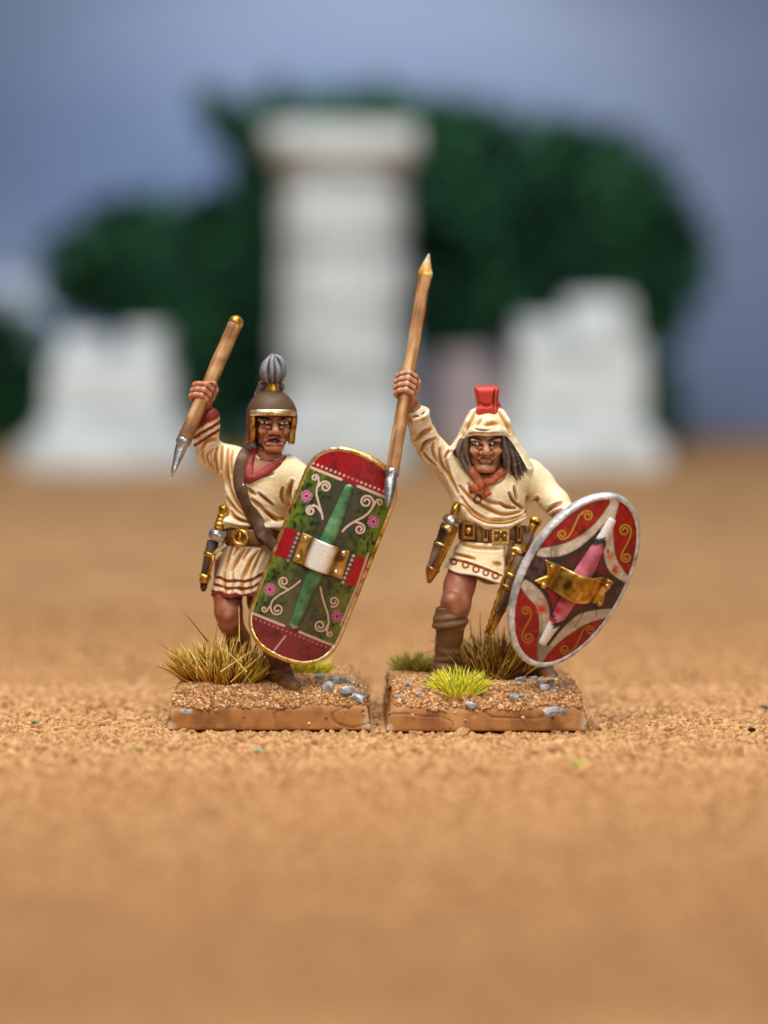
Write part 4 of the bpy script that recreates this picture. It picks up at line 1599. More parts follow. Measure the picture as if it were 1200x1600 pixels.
    cx, cz = P(396, 836, 0)[0], P(396, 837, .02)[2]
    a = np.linspace(0, 2 * math.pi, 64, endpoint=False)
    A = np.stack([cx + 47 * S * np.cos(a), .02 + 36 * S * np.sin(a), cz + 0.01 * np.cos(a)], -1)
    Nn = np.stack([np.cos(a) / 47, np.sin(a) / 36, 0 * a], -1)
    V, F = ribbon(A, Nn, 25 * S, 3.2 * S, closed=True)
    belt = obj('belt', V, F, M_PAINT, root, tri_col(V, LEATHER, LEATHER_LO, LEATHER_HI, 16))

    def on_belt(px, lift=4.0):
        x = P(px, 836, -.2)[0]
        q = max(-1, min(1, (x - cx) / (47 * S)))
        an = -math.acos(q)
        p = np.array([cx + (47 + lift) * S * math.cos(an), .02 + (36 + lift) * S * math.sin(an), cz])
        return p, norm([math.cos(an) / 47, math.sin(an) / 36, 0])
    p, n = on_belt(377)
    ux = norm(np.cross([0, 0, 1.0], n))
    if ux[0] < 0:
        ux = -ux
    a = np.linspace(0, 2 * math.pi, 28, endpoint=False)
    ring = p + np.outer(np.cos(a) * 11.5 * S, ux) + np.outer(np.sin(a) * 10.5 * S, [0, 0, 1.0])
    V, F = tube(ring, 3.4 * S, closed=True, ns=8)
    bk = obj('buckle', V, F, M_METAL, belt, tri_col(V, GOLD, GOLD_LO, GOLD_HI, 30))
    V, F = tube([p + np.array([0, 0, 1]) * 10 * S, p + n * 2 * S, p - np.array([0, 0, 1]) * 10 * S], 2.4 * S, ns=8)
    obj('buckle_prong', V, F, M_METAL, belt, tri_col(V, GOLD, GOLD_LO, GOLD_HI, 30))
    p, n = on_belt(355)
    V, F = tube([p + np.array([0, 0, 1]) * 10 * S, p - np.array([0, 0, 1]) * 10 * S], 2.0 * S, ns=8)
    obj('belt_stud', V, F, M_METAL, belt, tri_col(V, GOLD, GOLD_LO, GOLD_HI, 30))

    # ---------- sword hung at his right hip
    sy = -.14
    V, F = tube([P(333, 846, sy), P(326, 875, sy + .02), P(318.5, 908, sy + .05), P(317.5, 916, sy + .05)], np.array([9.5, 8.5, 6.5, 4]) * S, ns=12)
    sc = obj('scabbard', V, F, M_PAINT, root, tri_col(V, C(70, 54, 48), C(40, 28, 24), C(104, 84, 76), 16))
    for (x, y, r) in ((328.5, 866, 11), (320.5, 901, 9.5), (319.2, 907, 8)):
        q = P(x, y, sy + .02)
        d = norm(P(318, 908, sy) - P(333, 846, sy))
        V, F = tube([q - d * 3.5 * S, q, q + d * 3.5 * S], np.array([r * .93, r, r * .93]) * S, ns=14)
        obj('scabbard_band', V, F, M_METAL, sc, tri_col(V, GOLD, GOLD_LO, GOLD_HI, 30))
    V, F = tube([P(319, 912, sy + .05), P(318, 919, sy + .06), P(317.5, 924, sy + .06)], np.array([6, 5.5, 3]) * S, ns=10)
    obj('scabbard_tip', V, F, M_METAL, sc, tri_col(V, C(90, 60, 40), C(50, 30, 20), C(180, 150, 120), 30))
    e = [P(341 + dx, 863 + dy, sy - .03) for dx, dy in ((-8, -6), (-14, 20), (-19, 40))]
    V, F = tube([P(334, 868, sy - .05), P(330, 884, sy - .03), P(325, 900, sy)], np.array([2.4, 2.2, 2]) * S, ns=8)
    obj('scabbard_edge', V, F, M_METAL, sc, tri_col(V, GOLD, GOLD_LO, GOLD_HI, 30))
    T_ = np.linspace(0, 1, 30)
    rr_ = np.interp(T_, [0, .35, .7, .88, 1], [7.6, 8.2, 6.6, 8.8, 4]) + 0.7 * np.sin(T_ * 44) * (T_ < .8)
    V, F = tube([P(340 + 11 * t, 833 - 44 * t, sy + .02 * t) for t in T_], rr_ * S, ns=14)
    grip = obj('sword_grip', V, F, M_METAL, root, tri_col(V, GOLD, GOLD_LO, GOLD_HI, 26))
    d = norm(P(350, 793, sy) - P(333, 846, sy))
    q = P(340.5, 836, sy - .01)
    V, F = tube([q - d * 9 * S, q - d * 7 * S, q, q + d * 6 * S, q + d * 8 * S], np.array([9, 13.5, 15, 13, 8]) * S, ns=18)
    obj('sword_guard', V, F, M_METAL, grip, tri_col(V, STEEL, STEEL_LO, STEEL_HI, 16), label='rounded steel guard')
    # purse straps bunched behind the hilt
    for pts, w in (([(352, 850), (343, 858), (335, 865)], 7), ([(346, 862), (340, 868), (336, 873)], 6)):
        V, F = tube([P(x, y, -.16) for x, y in pts], w * .55 * S, ns=8)
        obj('cloth_end', V, F, M_PAINT, tun, tri_col(V, CREAM * .8, OCHRE, CREAM_HI, 24))

    # ---------- boots
    for k, (pts, foot) in enumerate((([(386, 1032, .24, 16), (389, 1052, .28, 17), (388, 1060, .28, 17)], [(388, 1060, .26, 15), (374, 1066, .10, 13), (366, 1068, .0, 11)]),
                                     ([(437, 1040, -.42, 16.5), (440, 1056, -.43, 18), (441, 1066, -.42, 18)], [(441, 1068, -.44, 15), (450, 1071, -.58, 14), (460, 1074, -.66, 12)]))):
        bv = Vol(P(340, 1095, 0)[[0, 0, 2]] * np.array([1, 0, 1]) + np.array([0, -.95, 0]), P(500, 1010, 0)[[0, 0, 2]] * np.array([1, 0, 1]) + np.array([0, .6, 0]), 0.011)
        bv.limb(pts, 4)
        bv.limb(foot, 6)
        bv.limb([(pts[0][0] - 12, pts[0][1] + 10, pts[0][2] - .1, 3), (pts[0][0] + 13, pts[0][1] + 6, pts[0][2] - .09, 3)], 2)
        sculpt('boot', bv, M_PAINT, root, LEATHER, LEATHER_LO, LEATHER_HI, 7, 5, 2, 1, k)

    # ---------- helmet
    hv = Vol(P(375, 710, 0)[[0, 0, 2]] * np.array([1, 0, 1]) + np.array([0, -.34, 0]), P(476, 600, 0)[[0, 0, 2]] * np.array([1, 0, 1]) + np.array([0, .40, 0]), 0.0072)
    hc_ = P(424.5, 653, .0)
    hv.ell(hc_, np.array([39.5, 41, 44]) * S)
    hv.limb([(424.5, 650, .02, 37), (424.5, 676, .06, 33)], 8, sy=1.0)
    hv.limb([(392, 655, .0, 7), (390, 684, -.03, 6.5), (386, 690, -.05, 5)], 4)
    hv.limb([(457, 660, .0, 6), (456, 690, -.02, 5)], 4)
    hv.ell(P(427, 672, -.03), np.array([29, 34, 46]) * S, 2 * S, 'sub')
    op = [(396, 648), (462, 648), (458, 670), (453, 700), (450, 720), (402, 720), (397, 690)]
    hv.poly(op, -.25, .30, .02, 1.5 * S, 'sub')
    hv.poly([(404, 690), (450, 690), (450, 730), (404, 730)], 0, .6, .02, 1.5 * S, 'sub')
    hm = sculpt('helmet', hv, M_PAINT, root, C(92, 66, 46), C(56, 38, 28), C(126, 96, 70), 5, 4, 2, 2, 4)
    hcst = Caster(*[np.array([hm.matrix_world @ v_.co + hm.parent.location for v_ in hm.data.vertices]), np.array([p.vertices[:] for p in hm.data.polygons])])
    for nm, pts, w in (('brow_band', [(394, 646), (405, 645), (427, 645), (448, 645), (459, 646.5)], 9.5),):
        V, F = laid_strap(hcst, pts, w, 3.6, 1.4 * S, 6, -.2)
        ccol = tri_col(V, C(228, 206, 150), C(170, 116, 40), C(252, 246, 230), 18, 4)
        obj(nm, V, F, M_METAL, hm, ccol)
    for pts in ([(395.5, 650, -.17), (395, 665, -.17), (395.5, 678, -.16), (394, 686, -.15), (386, 690, -.10)], [(459, 652, -.12), (458.5, 665, -.12), (456, 680, -.11), (454, 692, -.10)]):
        V, F = tube([P(*p) for p in smoothline(pts, 5)], 4.0 * S, ns=10)
        obj('cheek_guard', V, F, M_METAL, hm, tri_col(V, GOLD, GOLD_LO, GOLD_HI, 24))
    V, F = tube([P(426, 614, .0), P(426, 607, .0), P(426.5, 600, .0), P(427, 596, .0)], np.array([13, 10.5, 9.5, 10.5]) * S, ns=18)
    V = V + (np.stack([vnoise(V, 16, i) for i in (1, 2, 3)], -1) - .5) * .02
    obj('plume_ring', V, F, M_METAL, hm, tri_col(V, C(226, 170, 50), GOLD_LO, GOLD_HI, 24))
    pv = Vol(P(395, 620, 0)[[0, 0, 2]] * np.array([1, 0, 1]) + np.array([0, -.24, 0]), P(462, 545, 0)[[0, 0, 2]] * np.array([1, 0, 1]) + np.array([0, .34, 0]), 0.0068)
    pv.ell(P(427, 577, 0), np.array([16, 15, 19]) * S)
    for i in range(9):
        a = i / 9 * 2 * math.pi + 0.35 + rng.uniform(-.12, .12)
        ca, sa = math.cos(a), math.sin(a)
        q, tx, tz = rng.uniform(.88, 1.08), rng.uniform(-3, 3), rng.uniform(-4, 4)
        line = smoothline([(427 + 7 * ca, 598, .045 * sa), (427 + 15.5 * q * ca, 589 + tz * .3, .1 * sa * q), (427 + 18 * q * ca, 576 + tz, .115 * sa * q), (427 + 11 * ca + tx, 563 + tz * .6, .07 * sa), (427.5 + 3 * ca + tx * .5, 551.5 + abs(tz) * 1.1, .02 * sa)], 4)
        rr = np.interp(np.linspace(0, 1, len(line)), [0, .3, .6, 1], [3.2, 5.0, 4.6, 1.2])
        pv.limb([(*p, r) for p, r in zip(line, rr)], 1.6)
        if i % 2 == 0:
            line = line + np.array([rng.uniform(-2, 2), rng.uniform(2, 5), -.01])
            pv.limb([(*p, r) for p, r in zip(line[3:-2], rr[3:-2] * .6)], .8)
    for pts in ([(419, 600, .06, 4.5), (410, 603, .10, 4.5), (405, 613, .14, 3)], [(414, 594, .05, 4), (408, 600, .12, 4), (399, 618, .2, 2.5)], [(435, 599, .06, 4.5), (441, 604, .08, 4.5), (440, 611, .1, 3)], [(420, 598, .1, 6), (418, 608, .2, 6), (418, 622, .27, 5)]):
        pv.limb(pts, 2)
    sculpt('plume', pv, M_PAINT, hm, C(84, 81, 86), C(30, 28, 34), C(176, 176, 184), 12, 7, 1, 1, 3)

    # ---------- javelin
    build_spear(root, (367, 508, .12), (286, 692, -.42), 11.2, 11.6,
                [(366, 511, .115, 10.8), (369, 503, .13, 12), (371, 498, .14, 9.5), (372.5, 494, .15, 3)],
                [(290, 683, -.39, 11.0), (286, 692, -.42, 12.5), (284.5, 695, -.425, 9.0), (281, 705, -.45, 8.6), (277, 718, -.48, 6.4), (272, 733, -.53, 4.4), (268.5, 745, -.56, 1.5)], seed=3)

    # ---------- long shield
    fr = frame(503.5, 868.5, -.74, (.372, .928 * -1), 0.0)
    c, u, vv, nn, s = fr
    b, a_, va, pw = 71.5 * s, 170.5 * s, 104 * s, 2.5

    def surf(x, y):
        return 0.075 - 0.15 * (x / b) ** 2 + 0.02 * (1 - (y / a_) ** 2)

    def gimp(x, y):
        return ((np.abs(x) / b) ** pw + (np.maximum(np.abs(y) - va, 0) / (a_ - va)) ** pw) ** (1 / pw)

    def fn(X, Y, Z):
        g = (gimp(X, Y) - 1) * 66 * s
        return -smin(-(g + 0 * Z), -(np.abs(Z - surf(X, Y)) - 0.026), 0.02)
    Lc, Wc, F = local_mesh(fr, fn, (80 * s, 180 * s, 0.24), 0.0062)
    N = normals(Wc, F)
    PX = proj(Wc)
    vd, ud = np.array([.372, -.928]), np.array([.928, .372])
    rel = PX - np.array([503.0, 868.0])
    vv_, uu_ = rel @ vd, rel @ ud
    n1, n2, n3 = vnoise(Wc, 7, 11), vnoise(Wc, 24, 12), vnoise(Wc * np.array([1, 1, .55]), 44, 13)
    moss = mix(mix(np.tile(C(62, 66, 42), (len(Wc), 1)), C(98, 124, 30), (np.abs(uu_) - 24) / 46 * (0.2 + n1 * 1.8) + (n3 - .5) * 1.6), C(34, 32, 26), (n2 * .45 + n3 * .55 - .46) * 3.6)
    moss = mix(moss, C(74, 66, 58), np.exp(-((np.abs(uu_) - 14) / 8) ** 2) * .6)
    moss = mix(moss, C(118, 108, 56), (vv_ < -30) * (n1 - .35) * 1.2)
    col = moss
    crim = mix(np.tile(C(158, 16, 26), (len(Wc), 1)), C(110, 16, 24), (0.55 - n1) * 1.6 + (0.5 - n2) * 1.0 + (.5 - n3) * 1.2)
    maroon = mix(np.tile(C(128, 44, 46), (len(Wc), 1)), C(96, 34, 36), (0.5 - n1) * 2 + (0.5 - n2) * 1.4)
    col = np.where((vv_ > 121)[:, None], crim, col)
    col = np.where((vv_ < -124)[:, None], maroon, col)
    band = (vv_ < 21) & (vv_ > -27)
    col = np.where(band[:, None], np.tile(C(72, 62, 54), (len(Wc), 1)), col)
    col = np.where((band & (np.abs(uu_) > 50))[:, None], mix(crim, C(190, 20, 34), (uu_ > 0) * .5), col)
    fr_ = N @ nn > 0.3
    OFF, OFF2 = C(222, 196, 178), C(206, 170, 152)
    stripe = lambda p, q, w, cc: stroke(col, PX, fr_, [p, q], w, cc, .6)
    P2 = lambda uu, vvv: (503 + uu * ud[0] + vvv * vd[0], 868 + uu * ud[1] + vvv * vd[1])
    col = stripe(P2(-72, 121.5), P2(-16, 121.5), 2.0, OFF)
    col = stripe(P2(12, 121.5), P2(72, 121.5), 2.0, OFF)
    col = stripe(P2(-72, -124), P2(-14, -124), 1.9, OFF2)
    col = stripe(P2(12, -124), P2(72, -124), 1.9, OFF2)
    for i in range(19):
        x = -66 + i * 7.35
        col = spot_paint(col, PX, fr_, *P2(x, 129), 1.9, 1.9, OFF if abs(x) > 14 else OFF2 * .7)
        col = spot_paint(col, PX, fr_, *P2(x, -130.5), 1.7, 1.7, C(176, 110, 104))
    for i in range(7):
        y = 18 - i * 7.4
        col = spot_paint(col, PX, fr_, *P2(-46.5, y), 2.2, 2.2, C(206, 150, 146) * (1 - .06 * i))
        col = spot_paint(col, PX, fr_, *P2(46, y), 2.2, 2.2, OFF)
    k1 = lambda x, y: (470 + x / 7.5, 690 + y / 7.5)
    k2 = lambda x, y: (380 + x / 6.0, 860 + y / 6.0)
    T1, T2 = C(226, 200, 180), C(204, 176, 148)
    strokes = [([k1(*q) for q in ((212, 478), (188, 545), (183, 620), (205, 700), (225, 770), (248, 850), (256, 905))], 1.5, T1),
               (spiral(k1(165, 425), 6.0, 10, 1.15, False), 1.4, T1), ([k1(205, 425), k1(212, 480)], 1.4, T1),
               (spiral(k1(288, 528), 9.3, 205, 1.45, True), 1.5, T1), ([k1(222, 505), k1(212, 520)], 1.4, T1),
               (spiral(k1(115, 810), 8.0, -62, 1.45, False), 1.5, T1), ([k1(148, 742), k1(195, 765), k1(235, 825)], 1.6, T1),
               ([k1(*q) for q in ((858, 720), (835, 780), (790, 840), (730, 885), (660, 920), (590, 960), (530, 1005), (488, 1052))], 1.6, T1),
               (spiral(k1(768, 704), 11.0, 0, 1.45, False), 1.5, T1), (spiral(k1(922, 716), 6.2, 190, 1.1, True), 1.4, T1), ([k1(880, 705), k1(855, 745)], 1.4, T1),
               (spiral(k1(690, 1025), 9.2, -88, 1.4, True), 1.5, T1), ([k1(690, 955), k1(640, 940)], 1.6, T1),
               ([k2(*q) for q in ((535, 285), (470, 338), (400, 382), (325, 425), (275, 470), (255, 520), (262, 565))], 1.4, T2),
               (spiral(k2(380, 293), 9.0, 80, 1.4, True), 1.4, T2), ([k2(388, 350), k2(425, 370)], 1.4, T2),
               (spiral(k2(197, 548), 5.6, 0, 1.0, True), 1.3, T2), ([k2(230, 548), k2(255, 520)], 1.3, T2),
               (spiral(k2(320, 550), 10.0, 175, 1.35, False), 1.4, T2),
               ([k2(*q) for q in ((725, 345), (740, 430), (765, 510), (795, 600), (803, 680), (785, 750), (790, 790))], 1.5, T2),
               (spiral(k2(850, 478), 9.0, 120, 1.35, False), 1.4, T2), (spiral(k2(722, 705), 10.6, 0, 1.45, True), 1.4, T2), ([k2(786, 712), k2(800, 690)], 1.4, T2),
               (spiral(k2(815, 780), 5.2, 180, 1.0, False), 1.3, T2)]
    for L, w, cc in strokes:
        col = stroke(col, PX, fr_, L, w + 1.3, C(44, 36, 28), 1.2)
    for L, w, cc in strokes:
        col = stroke(col, PX, fr_, L, w, cc, .55)
    for fx, fy in ((479, 775), (583.5, 815), (421.5, 921), (527, 963)):
        dx, dy = PX[:, 0] - fx, PX[:, 1] - fy
        r = np.hypot(dx, dy)
        th = np.arctan2(dy, dx)
        m = (r < 9.6) & fr_ & ((np.cos(th * 13) > -0.15) | (r < 4.5))
        pk = C(224, 122, 172) if fy < 900 else C(206, 98, 150)
        col = np.where(m[:, None], pk, col)
        col = spot_paint(col, PX, fr_, fx, fy, 2.4, 2.4, C(96, 24, 40))
    # worn highlights toward the rim; bare white primer scratch near the foot
    col = stroke(col, PX, fr_, [P2(-6, -138), P2(-14, -165)], .8, C(214, 190, 186), .8)
    col = stroke(col, PX, fr_, [P2(66, 30), P2(69, -20), P2(68, -90)], 1.2, C(228, 196, 180), 1.5)
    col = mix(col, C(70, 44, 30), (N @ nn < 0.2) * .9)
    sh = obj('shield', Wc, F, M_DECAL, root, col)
    an = np.linspace(0, 2 * math.pi, 240, endpoint=False)
    cs_, sn_ = np.cos(an), np.sin(an)
    ex = np.sign(cs_) * np.abs(cs_) ** (2 / pw) * b
    ey0 = np.sign(sn_) * np.abs(sn_) ** (2 / pw) * (a_ - va)
    ey = ey0 + np.sign(sn_) * va
    A = np.array([c + u * x + vv * y + nn * surf(x, y) for x, y in zip(ex, ey)])
    # even out the points along the straight sides
    seg = np.linalg.norm(np.roll(A, -1, 0) - A, axis=1)
    cum = np.concatenate([[0], np.cumsum(seg)])
    tt = np.linspace(0, cum[-1], 260, endpoint=False)
    A2 = np.stack([np.interp(tt, cum, np.append(A[:, j], A[0, j])) for j in range(3)], -1)
    V, F = tube(A2, (5.0 + 0.8 * (rng.random(260) - .5)) * s, closed=True, ns=10)
    obj('shield_rim', V, F, M_METAL, sh, mix(tri_col(V, C(228, 184, 92), C(150, 100, 34), C(250, 230, 176), 16, 3), C(246, 232, 206), (vnoise(V, 2.2, 7) - .5) * 2))
    V, F = spindle(fr, 122, 14.0, 7.2, 11, lambda x, y: surf(x, y) + .026)
    PXs = proj(V)
    rv = (PXs - np.array([503.0, 868])) @ vd
    cg = tri_col(V, C(76, 124, 80), C(52, 90, 56), C(112, 160, 114), 12, 5)
    cg = mix(cg, C(200, 190, 176), (np.abs(rv) - 117) / 3)
    obj('shield_spine', V, F, M_DECAL, sh, cg)
    # brass boss plate bent over the spine, four rivets
    pl = np.array([(473.4, 830.6), (547.6, 860), (535, 904), (457.6, 875.6)]) - np.array([503.0, 868.0])
    pc = np.stack([pl @ ud, pl @ vd], -1) * s

    def bulge(x):
        return 0.085 * np.clip(1 - (np.abs(x) / (25 * s)) ** 2.6, 0, 1)

    def fnp(X, Y, Z):
        gx, gy = np.broadcast_arrays(X[:, :, 0], Y[:, :, 0])
        d2 = poly_sdf(np.stack([gx.ravel(), gy.ravel()], -1), pc).reshape(gx.shape)[:, :, None]
        zz = np.abs(Z - surf(X, Y) - 0.034 - bulge(X)) - 0.017
        return -smin(-(d2 + 0 * zz), -zz, 0.015)
    Lp, Wp, F = local_mesh(fr, fnp, (60 * s, 45 * s, 0.28), 0.0065)
    n1 = vnoise(Wp, 9, 3)
    col = tri_col(Wp, C(196, 146, 56), C(96, 58, 18), C(238, 204, 120), 9, 6)
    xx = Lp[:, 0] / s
    col = mix(col, C(252, 248, 240), np.clip(1.7 - ((xx + 1) / 17.5) ** 2 - ((Lp[:, 1] / s + .12 * xx) / 26) ** 4 + (n1 - .5) * .5, 0, 1))  # near-white highlight painted onto the bulge
    col = mix(col, C(92, 54, 20), np.exp(-((np.abs(xx) - 24) / 5) ** 2) * .75 * n1 * 1.4)
    bp = obj('boss_plate', Wp, F, M_PEARL, sh, col)
    for x, y in ((478, 840), (466.6, 869.5), (537.5, 863), (525.5, 892.5)):
        r_ = np.array([x, y]) - np.array([503.0, 868])
        q = np.array([r_ @ ud, r_ @ vd]) * s
        rivet('rivet', c + u * q[0] + vv * q[1] + nn * (surf(q[0], q[1]) + .055), nn, 4.8 * s, bp, C(212, 190, 140), C(255, 250, 240))
    return root


figure_a()


# ================================================================== FIGURE B: hooded warrior, oval red shield
def figure_b():
    root = FIG_B
    K = np.array([1, 0, 1])
    lo_hi = lambda x0, y1, x1, y0, ya, yb: (P(x0, y1, 0)[[0, 0, 2]] * K + np.array([0, ya, 0]), P(x1, y0, 0)[[0, 0, 2]] * K + np.array([0, yb, 0]))
    # ---------- body
    v = Vol(*lo_hi(600, 1095, 925, 560, -1.0, .62), 0.0072)
    v.limb([(768, 880, .08, 34), (772, 805, .04, 36), (768, 757, .0, 40)], 12, sy=.8)
    v.limb([(757, 762, -.10, 13), (758, 748, -.05, 12)], 6)
    v.limb([(712, 738, .05, 20), (668, 700, -.08, 16), (650, 645, -.30, 12)], 8)
    v.limb([(838, 752, .05, 19), (880, 800, -.2, 14), (896, 880, -.50, 11)], 8)
    v.limb([(732, 868, .02, 25), (718, 915, -.12, 24), (712, 945, -.22, 23), (707, 970, -.22, 21), (700, 1000, -.16, 19), (692, 1045, -.12, 15), (690, 1060, -.12, 15)], 6)
    v.limb([(706, 938, -.335, 12), (712, 952, -.33, 11)], 6)                     # knee cap
    v.limb([(805, 880, .08, 30), (822, 930, .14, 24), (836, 985, .18, 20), (846, 1040, .20, 15), (848, 1052, .2, 14)], 6)
    ax = norm(P(664, 430, .18) - P(612, 742, -.86))
    add_hand(v, P(634.5, 605, -.40), ax, 10.5 * S, 1.0, P(650, 643, -.31), 11)
    add_hand(v, P(898, 902, -.60), norm([.9, 0, -.3]), 6 * S, 1.0, P(896, 880, -.5), 10)
    W = add_head(v, P(758.5, 700, -.12), 0.0, 0.0, False, 12.5)
    v.limb([(765, 758, .02, 22), (760, 740, .0, 16), (760, 715, .02, 16)], 3)
    V, F = v.mesh()
    V = smooth_mesh(V, F, 1)
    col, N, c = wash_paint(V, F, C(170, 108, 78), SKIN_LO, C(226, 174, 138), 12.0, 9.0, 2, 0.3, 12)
    PX = proj(V)
    leg = PX[:, 1] > 885
    col = np.where(leg[:, None], mix(col, C(134, 72, 56), 0.4 + 0 * c), col)
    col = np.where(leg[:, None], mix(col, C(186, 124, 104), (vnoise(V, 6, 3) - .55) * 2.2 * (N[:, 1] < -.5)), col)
    head = (PX[:, 1] > 670) & (PX[:, 1] < 745) & (PX[:, 0] > 715) & (PX[:, 0] < 805)
    c2 = paint_face(V, N, col, {'dark': [(743.5, 692.6, 8.0, 4.2), (771.0, 692.6, 7.6, 4.2)], 'white': [(740.0, 692.4, 1.5, 1.4), (745.4, 693.2, 2.1, 1.7), (769.0, 693.0, 2.0, 1.7)]},
                    [([(735, 683.5), (743, 684.5), (752, 689)], 2.0, C(62, 40, 32)), ([(765, 689), (772, 685), (782, 682.5)], 2.0, C(62, 40, 32))],
                    [(758, 715.4, 4.5, .7, C(60, 26, 22))],
                    [([(757, 705), (758, 708)], 2.4, C(220, 164, 128)), ([(741, 702), (745, 705)], 1.8, C(218, 166, 130)), ([(772, 704), (776, 702)], 1.8, C(218, 166, 130)), ([(749, 718), (752.5, 716), (758, 715.2), (764, 716), (767.5, 718)], 1.0, C(58, 26, 22)), ([(737, 699), (739, 706), (743, 714)], 1.8, C(206, 154, 118)), ([(779, 700), (777, 708), (774, 715)], 1.8, C(206, 154, 118)), ([(757, 694), (757, 703)], 2.0, C(196, 138, 104)), ([(754, 729), (763, 729)], 2.4, C(200, 146, 116)), ([(751, 712.6), (756, 711.4), (765, 712.2)], 0.9, C(196, 138, 110)), ([(752, 719.8), (759, 720), (766, 719.4)], 1.1, C(190, 132, 108))])
    col = np.where(head[:, None], c2, col)
    obj('body', V, F, M_SKIN, root, col)

    # ---------- tunic
    v = Vol(*lo_hi(625, 935, 915, 622, -.85, .6), 0.0078)
    v.ell(P(771, 775, .02), np.array([57, 38, 50]) * S)
    v.limb([(716, 742, .05, 25), (676, 704, -.06, 22)], 14)
    v.limb([(676, 704, -.06, 22), (661, 680, -.16, 20), (655, 660, -.25, 17), (651, 646, -.30, 15)], 6)
    v.limb([(768, 738, .04, 22), (716, 742, .05, 25)], 14)
    v.limb([(768, 742, .04, 24), (825, 745, .05, 25), (842, 758, .04, 24)], 14)
    v.limb([(842, 758, .04, 24), (868, 785, -.1, 20.5), (888, 812, -.25, 18), (896, 870, -.48, 15)], 8)
    v.limb([(718, 748, .0, 20), (735, 790, -.02, 28)], 14)
    v.ell(P(772, 805, .0), np.array([50, 37, 24]) * S, 10 * S)
    v.limb([(738, 808, -.16, 8), (762, 818, -.22, 9), (790, 819, -.2, 9), (815, 808, -.12, 8)], 6)

    def skirt(X, Y, Z):
        z1, z0 = P(772, 838, 0)[2], P(755, 902, 0)[2]
        t = np.clip((z1 - Z) / (z1 - z0), -.2, 1.4)
        cx = P(772, 838, 0)[0] * (1 - t) + P(762, 902, 0)[0] * t
        rx, ry = (49 + 31 * t) * S, (38 + 16 * t) * S
        cy = 0.02 - 0.06 * t
        th = np.arctan2((Y - cy) / ry, (X - cx) / rx)
        wav = 1 + 0.02 * np.clip(t, 0, 1) * np.sin(th * 7 + 1.0)
        q = np.sqrt(((X - cx) / rx) ** 2 + ((Y - cy) / ry) ** 2)
        d = (q - wav) * (38 * S)
        hem = z0 + 0.22 * (cx - X) + 0.01 * np.sin(th * 6)
        d = -smin(-d, -(hem - Z), 4 * S)
        d = -smin(-d, -(Z - z1), 3 * S)
        qi = np.sqrt(((X - cx) / (rx - 5 * S)) ** 2 + ((Y - cy) / (ry - 5 * S)) ** 2)
        inner = np.maximum((qi - wav) * (34 * S), Z - (hem + 34 * S))
        return np.maximum(d, -inner)
    a, b = lo_hi(680, 930, 850, 832, -.42, .4)
    v.put(skirt, a, b, 3 * S)
    v.ell(P(757, 736, -.18), np.array([15, 16, 14]) * S, 3 * S, 'sub')
    v.ell(P(760, 720, .0), np.array([24, 26, 20]) * S, 4 * S, 'sub')
    V, F = v.mesh()
    V = smooth_mesh(V, F, 2)
    N = normals(V, F)
    fo = [([(718, 760), (735, 778), (760, 794), (788, 804), (816, 799)], 2.6, 4.0, .75), ([(723, 789), (742, 808), (768, 817), (798, 816), (823, 806)], 2.4, 4.0, .9),
          ([(721, 777), (734, 795), (753, 808), (777, 813), (809, 808), (828, 796)], 2.3, 3.5, .8), ([(780, 786), (791, 792), (806, 794)], 2.2, 4, .9),
          ([(796, 771), (802, 783), (816, 794)], 2.2, 5, 1.0), ([(803.5, 761), (806, 772), (808, 783)], 2.0, 4, .9), ([(824, 776), (823, 786)], 1.8, 3, .8),
          ([(839, 780), (833, 791), (834, 803)], 3.0, 6, 1.0), ([(853, 801), (864, 792), (877, 786)], 2.4, 4, .85), ([(857, 811), (866, 803), (877, 797)], 2.2, 4, 1.0),
          ([(648, 689), (661, 678), (673, 671)], 3.0, 4, .85), ([(657, 704), (664, 694), (679, 686)], 2.6, 5, 1.0), ([(661, 708), (668, 718), (680, 727)], 2.4, 3, .6),
          ([(688, 702), (689, 724), (700, 742), (706, 756)], 2.6, 4, .75), ([(697, 716), (702, 742), (715, 770)], 2.4, 3, .6), ([(678, 692), (676, 706), (682, 722)], 2.2, 3.2, .5),
          ([(732, 756), (742, 770), (760, 782), (780, 788)], 2.6, 2.6, .4), ([(706, 700), (700, 708), (696, 716)], 2.0, 3, .6),
          ([(708, 865), (723, 868), (741, 873)], 2.0, 3.0, .9), ([(772, 880), (784, 883)], 3.0, 2.5, .8), ([(722, 850), (745, 856), (790, 858)], 2.4, 2, .5), ([(789, 855), (792, 880), (790, 902)], 3, 3, .5),
          ([(695, 873), (717, 876), (737, 881.7), (763, 891), (783, 900)], 1.5, 2.5, .9)]
    V, wsh = folds_apply(V, N, fo)
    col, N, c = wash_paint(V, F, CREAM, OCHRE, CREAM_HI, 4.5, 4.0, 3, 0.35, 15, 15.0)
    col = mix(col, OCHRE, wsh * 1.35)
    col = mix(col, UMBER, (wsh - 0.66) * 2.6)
    PX = proj(V)
    fr_ = N[:, 1] < 0.25
    RUST = C(140, 66, 22)
    for cx, cy, ro, ri in ((709, 877.5, 6, 2.6), (727.5, 882.5, 6.2, 3.0), (743.8, 889.5, 6.2, 3.0), (759, 895, 5.6, 2.6), (774, 899.5, 6.4, 3.0), (650.5, 653.5, 5.6, 1.6), (663.5, 647.5, 4.6, 1.8), (634, 664, 4, 1.4)):
        r = np.hypot(PX[:, 0] - cx, PX[:, 1] - cy)
        col = mix(col, RUST, np.clip((ro - r) / 1.0 + .5, 0, 1) * np.clip((r - ri) / 1.0 + .5, 0, 1) * fr_)
